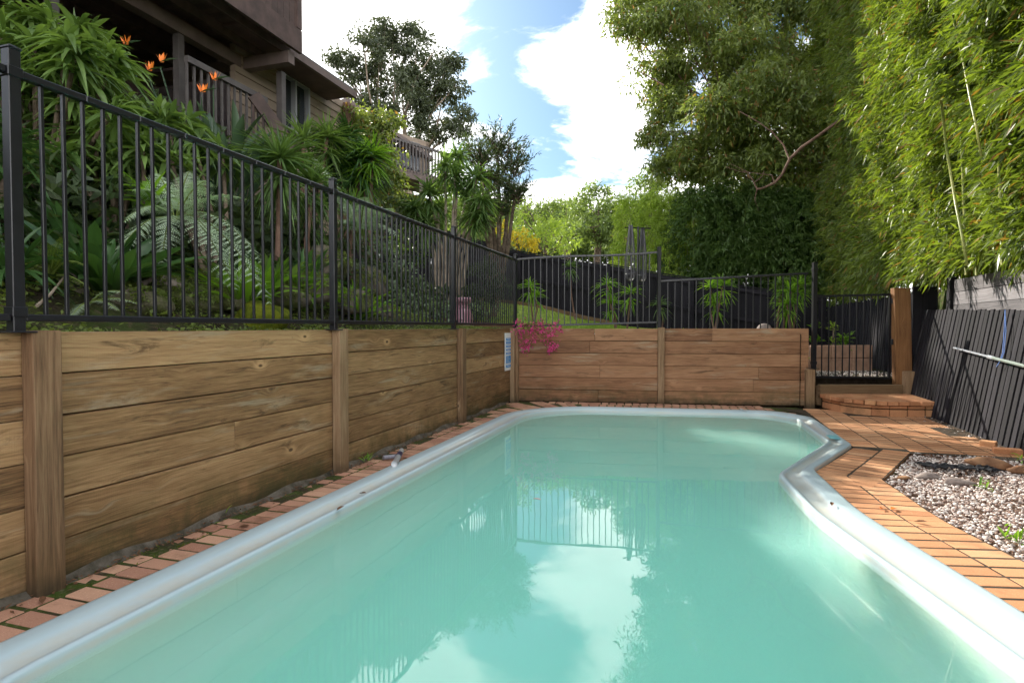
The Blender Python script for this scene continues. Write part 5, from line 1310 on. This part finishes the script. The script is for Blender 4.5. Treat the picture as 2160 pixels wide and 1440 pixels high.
cover('ground_cover', 60000, lambda x, y, u, v: (u < WL-.12) & (u > WL-3.2) & (v > 1) & (v < 9.6), .042, .024, M['leaf_cover'], .10)
cover('ground_cover', 16000, lambda x, y, u, v: (u < WL-.9) & (u > WL-5.2) & (v > 7.4) & (v < 12.5), .085, .055, M['leaf_grey_cover'], .45)
cover('undergrowth', 26000, lambda x, y, u, v: (u < WL-1.5) & (u > WL-8) & (v > 1) & (v < 12), .22, .07, M['leaf_shrub'], .7, .9)
cover('weeds', 9000, lambda x, y, u, v: (u < WL-.08) & (u > WL-.5) & (v > 1) & (v < 9.4), .075, .014, M['leaf_grass'], .03, 1.6)
ps = []
for c, sx, sz in RKC:
    n = int(1500*sx/.3); D = sph(n, 5, 90); D = D[(np.sin(D[:, 0]*5+c.x*9)*np.sin(D[:, 1]*6+c.y*7)+D[:, 2]*.6+rng.normal(size=len(D))*.3) > .0]
    P = np.array([c.x, c.y, c.z-.02])+D*np.array([sx*.84, sx*.68, sz*.8]); ps.append(leaves(P, D*.7+rng.normal(size=P.shape)*.6+np.array([0, 0, -.2]), rng.uniform(.012, .045, len(P)), .018, .4))
V, F, Q = cat(ps); o = np_mesh('moss', V, F, M['leaf_cover'], rnd=Q); setp(o, kind='stuff')
# weeds behind the far wall and in front of the dark bamboo
n = 2600; xs = rng.uniform(.2, 4.6, n); ys = 9.72-.127*xs+rng.uniform(0, .5, n); P = np.stack([xs, ys, np.array([H(a, b) for a, b in zip(xs, ys)])], 1); D = rng.normal(size=P.shape); D[:, 2] = abs(D[:, 2])+.4
V, F, Q = leaves(P, D, rng.uniform(.04, .12, n), .018, .2); o = np_mesh('weeds', V, F, M['leaf_grass'], rnd=Q); setp(o, kind='stuff')
# dark shrubs on the slope beyond (left of third post)
def shrub(label, px, Y, blobs, m, cr=.22, kd=3, per=60, L=.09, W=.04, name='shrub', group=None):
    return tree(name, label, 'shrub', Y, px, (px, 660), blobs, .03, m, M['bark'], cr=cr, kd=kd, per=per, L=L, W=W, group=group, sub=3)
shrub('grey leaved shrub behind the bars left of the third post', 800, 9.5, [(790, 530, 36, 0), (830, 570, 34, 0), (770, 590, 34, 0), (830, 620, 30, 0), (860, 590, 30, .5)], M['leaf_grey_cover'])
shrub('dark rounded shrub behind the bars right of the third post', 1030, 12.0, [(1030, 570, 34, 0), (1060, 600, 28, 0), (1010, 610, 28, 0), (1045, 625, 26, 0)], M['leaf_shrub'])
shrub('dark shrub hiding the corner of the house', 790, 11.5, [(800, 400, 42, 0), (770, 430, 42, 0), (830, 440, 38, 0), (810, 480, 36, 0), (750, 390, 36, 0)], M['leaf_shrub'], cr=.3, L=.10)
shrub('green shrub between the house corner and the yucca', 860, 12.5, [(860, 440, 34, 0), (850, 500, 34, 0), (885, 540, 32, 0), (830, 520, 32, 0)], M['leaf_dark_bamboo'], cr=.3)
shrub('low dark hedge mass below the deck at the far left', 330, 8.6, [(150, 220, 80, 0), (230, 260, 80, 0), (330, 290, 80, 0), (430, 330, 80, 0), (520, 350, 70, 0), (90, 300, 90, 0), (10, 200, 90, 0)], M['leaf_shrub'], cr=.35, kd=4, per=80, L=.16, W=.07)

# young cordylines in front of the far black fence
YC = [(1120, 13.6, [(1118, 605, 0), (1130, 625, .1)], 1125, 'full cordyline in front of the black fence, right of the corner post'), (1212, 16.2, [(1203, 560, 0)], 1214, 'tall thin cordyline with crooked pale stem'), (1290, 13.0, [(1280, 600, 0), (1290, 640, 0)], 1300, 'cordyline with slanting brown stem, left of the hanging wires'), (1335, 13.2, [(1330, 618, 0)], 1322, 'sparse cordyline behind the hanging wires'), (1395, 15.0, [(1392, 640, 0)], 1396, 'small drooping cordyline behind the middle fence post'), (1510, 12.5, [(1500, 605, 0), (1525, 600, 0), (1510, 640, .1)], 1508, 'wide cordyline in front of the shaded black fence'), (1675, 11.2, [(1668, 615, 0), (1685, 600, .1), (1660, 640, 0)], 1675, 'bushy bright cordyline beside the gate fence post')]
for px, Y, heads, bx, lab in YC:
    cordyline(lab, bx, Y, heads, M['leaf_yucca'] if Y > 16 or Y == 15.0 else M['leaf_bright'], n=34, L=.42 if Y < 16 else .36, W=.03, stem=.02, droop=.35, group='young cordylines along the black fence', skirt=True, e0=0)
straplily('yellow green spiky plant at the foot of the bushy cordyline', 1678, 10.6, 40, .42, .03, M['leaf_lime'], 30, 88, .2, 1, dz=.1, name='spiky_plant')
cordyline('leafy green plant left of the gate behind the bars', 1640, 11.6, [(1648, 600, 0), (1655, 640, 0)], M['leaf_strap'], n=40, L=.35, W=.04, stem=.02)

# pink glazed pedestal urn
b = at(975, 10.4, 0); o = thing('pedestal_urn', 'pink glazed pedestal pot on the lawn behind the third fence post', 'pot', tuple(b)); s_ = 10.4/FPX
mb = MB(); mb.lathe(tuple(b), [(.0, 0), (.20, .0), (.205, .06), (.19, .12), (.185, .25), (.165, .32), (.13, .36), (.125, .42), (.14, .45), (.18, .47), (.185, .52), (.17, .55), (.10, .55), (.09, .5), (0, .5)], 28); mb.build('body', M['pink_glaze'], o, smooth=True)
mb = MB(); mb.lathe((b.x, b.y, b.z+.16), [(.192, -.02), (.202, 0), (.192, .02)], 28); mb.lathe((b.x, b.y, b.z+.38), [(.13, -.02), (.142, 0), (.13, .02)], 28); mb.build('rings', M['pink_glaze'], o, smooth=True)

# hanging wire mobiles
for i, (px, Y, top, bot, r_) in enumerate(((1330, 10.6, 475, 592, .085), (1355, 10.9, 480, 594, .08))):
    c = gy(px, 540, Y); zt, zb = gy(px, top, Y).z, gy(px, bot, Y).z; o = thing('hanging_wire_basket', ('left', 'right')[i]+' one of the two looped metal wire hangings above the back lawn', 'ornament', (c.x, c.y, zb), 'looped wire hangings')
    for k in range(9):
        a = k/9*math.pi; mb = MB(); pth = []
        for j in range(15):
            t = j/14*math.pi; xx = -math.cos(t)*r_; zz2 = zb+.10*(1-math.sin(t)) if 0 < j < 14 else zt
            pth.append(Vector((c.x+math.cos(a)*xx*(1 if 0 < j < 14 else .35), c.y+math.sin(a)*xx*(1 if 0 < j < 14 else .35), zz2)))
        pth.insert(1, Vector((c.x-math.cos(a)*r_, c.y-math.sin(a)*r_, zb+.45))); pth.insert(-1, Vector((c.x+math.cos(a)*r_, c.y+math.sin(a)*r_, zb+.45)))
        mb.tube(pth, .0065, 4); mb.build('wire', M['wire'], o)
    mb = MB(); mb.tube([Vector((c.x, c.y, zt)), Vector((c.x, c.y, zt-.35))], .016, 6); mb.lathe((c.x, c.y, zb+.12), [(r_, -.01), (r_+.006, 0), (r_, .01)], 20); mb.lathe((c.x, c.y, zb+.5), [(r_*.6, -.01), (r_*.6+.006, 0), (r_*.6, .01)], 20); mb.build('hoop', M['wire'], o)
b = at(1345, 10.75); mb = MB(); mb.tube([b, Vector((b.x, b.y, gy(1345, 478, 10.75).z))], .018, 8); mb.bar(gy(1318, 480, 10.6), gy(1372, 482, 10.9), .02, .02); setp(mb.build('ornament_pole', M['black_steel']), 'thin dark pole carrying the two wire hangings', 'pole')

# magenta trailing plant over the corner
b = gy(1100, 688, 9.62); o = thing('trailing_plant', 'magenta leaved trailing plant spilling over the far left corner of the wall', 'plant', tuple(b)); mb = MB(); ps = []
for hx, hy in ((1098, 700), (1105, 718), (1112, 735), (1120, 700), (1130, 690), (1140, 684), (1150, 692), (1160, 712), (1163, 730), (1158, 738), (1170, 728), (1100, 690), (1125, 712), (1172, 686), (1178, 690), (1145, 700), (1095, 682), (1108, 728), (1165, 700)):
    c = gy(hx, hy, 9.42 if hy > 690 else 9.5); mb.tube([b+Vector((.04, 0, .02)), b.lerp(c, .5)+Vector((0, 0, .06)), c], .004, 4)
    n = 26; P = np.array(c)+rng.normal(size=(n, 3))*np.array([.045, .035, .045]); ps.append(leaves(P, rng.normal(size=(n, 3)), rng.uniform(.03, .055, n), .026, .2))
mb.build('stems', M['dry_leaf'], o); V, F, Q = cat(ps); np_mesh('leaves', V, F, M['leaf_magenta'], o, rnd=Q)

# planter behind the gate
pl = thing('planter', 'long terracotta coloured planter box behind the gate', 'planter', (5.9, 10.6, .43)); mb = MB()
p0 = gz(1712, 785, .44); p0 = Vector((gx(1712, 10.4), 10.4, .42)); p1 = Vector((gx(1842, 10.6), 10.6, .42)); d = p1-p0; n_ = Vector((-d.y, d.x, 0)).normalized()
for k in range(2): 
    for j in range(3): mb.box(p0+d*j/3+d*.004+Vector((0, 0, .004+k*.24)), d*.325, n_*.07, (0, 0, .232))
mb.box(p0+n_*.4, d, n_*.06, (0, 0, .46)); mb.box(p0+n_*.075, n_*.32, d.normalized()*.05, (0, 0, .45)); mb.box(p1+n_*.075-d.normalized()*.05, n_*.32, d.normalized()*.05, (0, 0, .45)); mb.build('box', M['terracotta'], pl, bevel=.01)
mb = MB(); mb.box(p0+n_*.08+Vector((0, 0, .3))+d*.03, d*.94, n_*.3, (0, 0, .1)); mb.build('soil', M['soil'], pl)
for i, (px, py, lab, m, L, W, nn_) in enumerate(((1722, 690, 'tall succulent at the left end of the planter', 'leaf_bright', .16, .05, 26), (1758, 690, 'upright succulent with yellow tip in the planter', 'leaf_lime', .13, .04, 22), (1780, 712, 'green leafy rosette at the right side of the planter', 'leaf_bright', .24, .035, 24))):
    c = gy(px, py, 10.7); b = Vector((c.x, 10.7, .8)); mb = MB(); mb.tube([b, c], .014, 6); ps = [rosette(c, nn_, L, W, 0, 88, .1, 4, .2, .5)]; c2_ = b.lerp(c, .4); ps.append(rosette(c2_, nn_, L, W, 0, 80, .2, 4, .2, .5))
    plant('succulent', lab, 'plant', b, [('stem', mb, M['bark']), ('leaves', cat(ps), M[m])], 'succulents in the planter')
mb = MB(); c = at(1612, 10.6, -.02); mb.lathe(tuple(Vector((c.x, c.y, 1.16))), [(.0, .13), (.06, .12), (.1, .09), (.13, .04), (.135, 0)], 20); setp(mb.build('dome_cap', M['stone'], smooth=True), 'small grey rounded dome just above the far wall near the gate', 'ornament')
# gravel strip behind the gate
n = 2400; xs = rng.uniform(4.7, 7.2, n); ys = rng.uniform(9.15, 10.4, n)

# ------------------------------------------------------------------ small things by the pool
# sign strip
vS = vat(1070, WL+.01); sg = thing('pool_sign', 'narrow white sign with a column of blue panels on the left wall near the corner', 'sign', uvz(WL+.01, vS, .8))
za, zb = gy(1070, 702, uv(WL, vS)[1]).z, gy(1070, 781, uv(WL, vS)[1]).z
vs0, vs1 = vat(1063, WL), vat(1077, WL); mb = MB(); ub(mb, WL+.012, WL+.016, vs0, vs1, zb, za); mb.build('board', M['sign_white'], sg)
mb = MB(); Hh = za-zb; wv = vs1-vs0
for a_, b_ in ((.135, .20), (.225, .295), (.33, .385), (.425, .475), (.515, .57), (.61, .81), (.85, .92)):
    ub(mb, WL+.017, WL+.019, vs0+wv*.16, vs1-wv*.14, za-Hh*b_, za-Hh*a_)
mb.build('panels', M['sign_blue'], sg)
mb = MB()
for k in range(9): 
    f = .62+k*.02; ub(mb, WL+.0195, WL+.0205, vs0+wv*.26, vs1-wv*random.uniform(.25, .5), za-Hh*(f+.006), za-Hh*f)
for f in (.03, .06, .09): ub(mb, WL+.017, WL+.018, vs0+wv*.2, vs1-wv*random.uniform(.2, .4), za-Hh*(f+.006), za-Hh*f)
for f in (.155, .25, .35, .445, .535, .875): ub(mb, WL+.0195, WL+.0205, vs0+wv*.3, vs1-wv*.3, za-Hh*(f+.012), za-Hh*f)
mb.build('writing', M['sign_white'], sg)
# two short hose tubes by the left rim
a, b = gz(808, 965, .035), gz(838, 962, .035); o = thing('hose_piece', 'short grey hose piece lying on the bricks beside the left rim', 'hose', tuple(a)); mb = MB(); mb.tube([a, a.lerp(b, .5), b], .021, 12); mb.build('tube', M['grey_hose'], o, smooth=True)
a, b = gz(832, 978, .06), gz(847, 950, .065); o = thing('hose_piece', 'white tube with a navy blue band lying over the grey hose piece', 'hose', tuple(a)); mb = MB(); mb.tube([a, b], .024, 14); mb.lathe
mb.build('tube', M['white_plastic'], o, smooth=True); mb = MB(); mb.tube([a.lerp(b, .52), a.lerp(b, .76)], .0255, 14); mb.build('band', M['navy_plastic'], o, smooth=True)
mb = MB(); mb.tube([a.lerp(b, -.02), a.lerp(b, .06)], .027, 14); mb.build('collar', M['white_plastic'], o, smooth=True)
# pole hung on the leaning fence
def onf(px, py, out=.05):
    r = ray(px, py); # intersect with the leaning face
    N = Vector((fn.x, fn.y, -LEAN)).normalized(); P_ = Vector((fence_x(5), 5, 0)); C_ = Vector((0, 0, CAM_Z)); rr = Vector(r); t = (P_-C_).dot(N)/rr.dot(N); return C_+rr*t-N*out
a, b = onf(2022, 735), onf(2175, 774); o = thing('pool_pole', 'pale telescopic pool pole hung sideways on the leaning black fence', 'pole', tuple(a)); mb = MB(); b2 = a+(b-a)*2.2; mb.tube([a, a.lerp(b2, .3)], .013, 12); mb.build('inner_tube', M['white_plastic'], o, smooth=True)
mb = MB(); mb.tube([a.lerp(b2, .26), b2], .017, 12); mb.build('outer_tube', simple('pale_green_pole', (0.55, 0.62, 0.52), 0.35), o, smooth=True); mb = MB(); mb.tube([a.lerp(b2, .25), a.lerp(b2, .28)], .021, 12); mb.build('collar', M['sign_white'], o, smooth=True)
for t in (.08, .6):
    q = a.lerp(b2, t); mb = MB(); mb.tube([q+Vector((.03, .0, .0)), q+Vector((-.005, 0, -.03)), q+Vector((-.028, -.01, -.005)), q+Vector((-.026, -.01, .012))], .004, 5); mb.build('hook', M['black_steel'], o)
o = thing('cord', 'thin blue cord looped over the pool pole on the black fence', 'cord', tuple(onf(2130, 680))); mb = MB(); mb.tube([onf(2132, 655), onf(2130, 700), onf(2127, 745), onf(2120, 765), onf(2114, 775)], .004, 5); mb.tube([onf(2132, 655), onf(2134, 700), onf(2130, 745), onf(2124, 760)], .004, 5); mb.build('rope', M['rope_blue'], o)

# gravel bed to the right of the paving: pebbles as one heap, ground below
gp_ = [gz(*q, 0) for q in ((1885, 1012), (1990, 962), (2160, 1000), (2400, 1060), (2600, 1500), (2160, 1175), (2020, 1090))]
bed = [(E_+nDE*.50+dDE*-.32), (E_+nDE*.50+dDE*.06)]
def ingravel(x, y):
    u, v = touv(x, y); q = Vector((u, v))-E_
    if x > fence_x(y)-.03: return False
    if q.dot(nDE) < .505 and q.dot(Vector((.3, .95))) > -.3: return False
    # beyond the double course of edge A
    for i in range(len(A)-1):
        e = A[i+1]-A[i]; t = max(0, min(1, (Vector((u, v))-A[i]).dot(e)/e.length_squared)); c = A[i]+e*t
        if (Vector((u, v))-c).length < .495: return False
    if y > 5.62-.25*(x-4) and u > 1.5 and v > 6.64-(u-1.5)*.12-.0: return False
    return True
Pq = []
while len(Pq) < 14000:
    x = random.uniform(2.5, 5.2); y = random.uniform(1.2, 6.0)
    if ingravel(x, y) and math.sin(x*5.3+y*2.1)*math.sin(y*4.7-x*3)+random.gauss(0, .35) < .75: Pq.append((x, y))
for k in range(900):
    y = random.uniform(5.6, 8.9); Pq.append((fence_x(y)-random.uniform(-.02, .22), y))
for k in range(900): Pq.append((random.uniform(4.72, 6.4), random.uniform(9.15, 10.3)))
ico = bmesh.new(); bmesh.ops.create_icosphere(ico, subdivisions=1, radius=1); iv = np.array([v.co[:] for v in ico.verts]); jf = np.array([[v.index for v in f.verts] for f in ico.faces]); ico.free()
N_ = len(Pq); Pn = np.array([(x, y, -.022+random.uniform(0, .02) if y < 9.1 else .45) for x, y in Pq]); sc = rng.uniform(.005, .0145, (N_, 1, 1))*np.stack([rng.uniform(.8, 1.4, N_), rng.uniform(.7, 1.1, N_), rng.uniform(.5, .8, N_)], 1)[:, None, :]
an = rng.uniform(0, 6.28, N_); ca, sa = np.cos(an), np.sin(an); Vv = iv[None]*sc; Vr = np.stack([Vv[..., 0]*ca[:, None]-Vv[..., 1]*sa[:, None], Vv[..., 0]*sa[:, None]+Vv[..., 1]*ca[:, None], Vv[..., 2]], -1)+Pn[:, None, :]
Fv = (jf[None]+np.arange(N_)[:, None, None]*len(iv)).reshape(-1, 3)
o = np_mesh('gravel', Vr.reshape(-1, 3), Fv, M['pebble'], rnd=np.repeat(rng.random(N_), len(jf)), smooth=True); setp(o, kind='stuff')
mb = MB(); 
gb = []
for i in range(40):
    for j in range(60):
        x, y = 2.3+i*.09, 1.0+j*.085
        if ingravel(x+.045, y+.04): mb.sheet([(x, y, -.026), (x+.09, y, -.026), (x+.09, y+.085, -.026), (x, y+.085, -.026)])
o = mb.build('gravel_bed', M['gravel_soil']); setp(o, kind='structure')
# leaf litter and stones
rock('flat brown stone slab at the edge of the brick paving', tuple(gz(2085, 978, .03)), .17, .07, .05, M['brown_stone'], 'stone', 'stones in the gravel bed', rz=-.35)
rock('second brown stone at the right edge of the picture', tuple(gz(2150, 992, .02)), .10, .05, .04, M['brown_stone'], 'stone', 'stones in the gravel bed')
rock('flat grey stone half sunk in the gravel near the bricks', tuple(gz(1955, 1005, 0)), .10, .06, .03, M['stone'], 'stone', 'stones in the gravel bed')
rock('grey stone in the gravel to the right of the first grey one', tuple(gz(2025, 1017, 0)), .12, .06, .035, M['stone'], 'stone', 'stones in the gravel bed')
rock('small brown stone at the inner corner of the bricks', tuple(gz(1905, 1008, 0)), .05, .03, .02, M['brown_stone'], 'stone', 'stones in the gravel bed')
# crumpled black cloth
c = gz(2020, 988, .01); V, F = [], []
for i in range(26):
    for j in range(9):
        a_, b_ = i/25-.5, j/8-.5; V.append((c.x+a_*.52+.03*math.sin(j*1.7), c.y-a_*.16+b_*.16+.02*math.sin(i*.9), .004+.022*abs(math.sin(i*1.1+j*.8))+.014*abs(math.cos(j*2.1+i*.5))+random.uniform(0, .006)))
for i in range(25):
    for j in range(8): F.append((i*9+j, (i+1)*9+j, (i+1)*9+j+1, i*9+j+1))
o = np_mesh('cloth', V, F, M['black_cloth'], smooth=True); setp(o, 'crumpled black cloth on the gravel beside the brick corner', 'cloth'); o.modifiers.new('solid', 'SOLIDIFY').thickness = .003
# loose bricks at the foot of the fence
for px, py, lab, rz in ((2125, 952, 'loose red brick at the foot of the leaning fence', -.5), (2085, 936, 'half buried brick left of the loose red brick', -.9), (1937, 838, 'broken brick beside the step under the fence', .1)):
    c = gz(px, py, .02 if px > 1950 else .12); mb = MB(); mb.cbox(c.x, c.y, c.z-.03, .22 if px == 2125 else .13, .10, .062, rz); o = mb.build('loose_brick', M['step_brick'], bevel=.006, seg=2); setp(o, lab, 'brick', 'loose bricks at the fence')
# weeds by walls
for lab, px, py, n_ in (('small green weed at the foot of the second wall post', 772, 975, 14), ('tiny green weed between the left bricks', 455, 1100, 9), ('little weed at the foot of the leaning fence', 2095, 905, 10), ('green tuft in the gravel at the right', 2145, 1140, 16), ('grass tuft beside the stones in the gravel', 2075, 1030, 12), ('tiny weed by the far right of the gravel', 2155, 975, 10)):
    c = gz(px, py, -.01); V, F, Q = rosette(c, n_, .11, .016, 25, 85, .3, 3, .2, .4); plant('weed', lab, 'weed', c, [('leaves', (V, F, Q), M['leaf_bright'])], 'small weeds around the paving')
# fallen leaves
FL = [(718, 1072, .05, 'dry brown leaf lying on the left pool rim'), (765, 1040, .05, 'small brown leaf further along the left rim'), (515, 1110, .01, 'dark curled leaf on the left bricks by the rim'), (1885, 1073, .01, 'orange leaf on the right hand bricks'), (1942, 1100, .01, 'small yellow leaf on the right hand bricks'), (1755, 1063, .045, 'pale leaf on the right pool rim'), (1860, 1072, .01, 'faint yellow leaf beside the orange leaf'), (90, 1265, .01, 'dead leaf at the foot of the first wall post'), (855, 967, .01, 'curled brown leaf beside the white tube'), (1133, 1053, -.052, 'orange leaf floating on the water')]
for px, py, z, lab in FL:
    c = gz(px, py, z); a_ = random.uniform(0, 6.28); sz = random.uniform(.03, .045); d_ = Vector((math.cos(a_), math.sin(a_), .1)); s_ = Vector((-math.sin(a_), math.cos(a_), 0))
    V = [c-d_*sz, c-d_*sz*.3+s_*sz*.4+Vector((0, 0, .008)), c+d_*sz*.4+s_*sz*.3+Vector((0, 0, .01)), c+d_*sz+Vector((0, 0, .004)), c+d_*sz*.4-s_*sz*.3+Vector((0, 0, .008)), c-d_*sz*.3-s_*sz*.4+Vector((0, 0, .01)), c+Vector((0, 0, .001))]
    F = [(0, 1, 6), (1, 2, 6), (2, 3, 6), (3, 4, 6), (4, 5, 6), (5, 0, 6)]; o = np_mesh('fallen_leaf', V, F, M['orange_petal'] if 'orange' in lab else M['dry_leaf'], smooth=True); setp(o, lab, 'leaf', 'fallen leaves around the pool')
# litter of tiny leaf bits at wall foot (countless)
n = 900; vs = rng.uniform(-1, 9, n); us = WL+.02+np.abs(rng.normal(size=n))*.05; P = np.array([uvz(a_, b_, .0+random.uniform(0, .02)) for a_, b_ in zip(us, vs)])
P2 = np.array([(x, y, -.005) for x, y in random.sample(Pq[:14000], 1600)]); P3 = np.array([(fence_x(y)-random.uniform(0, .25), y, .005) for y in np.linspace(5.4, 8.8, 260)])
P = np.concatenate([P, P2, P3]); D = rng.normal(size=P.shape); D[:, 2] *= .15; V, F, Q = leaves(P, D, rng.uniform(.015, .04, len(P)), .014, 0, 4); o = np_mesh('leaf_litter', V, F, M['dry_leaf'], rnd=Q); setp(o, kind='stuff')
n = 1800; vs = rng.uniform(-1, 9.2, n); us = -2.50-.008-rng.choice([-.008, .232, .345], n)+rng.normal(size=n)*.006; k = (np.sin(vs*3.1)+np.sin(vs*7.7+us*9)*.6+rng.normal(size=n)*.5) > .1; us, vs = us[k], vs[k]
P = np.array([uvz(a_, b_, -.004) for a_, b_ in zip(us, vs)]); D = rng.normal(size=P.shape); D[:, 2] = .5; V, F, Q = leaves(P, D, rng.uniform(.008, .02, len(P)), .006, 0); o = np_mesh('moss', V, F, M['moss_yellow'], rnd=Q); setp(o, kind='stuff')
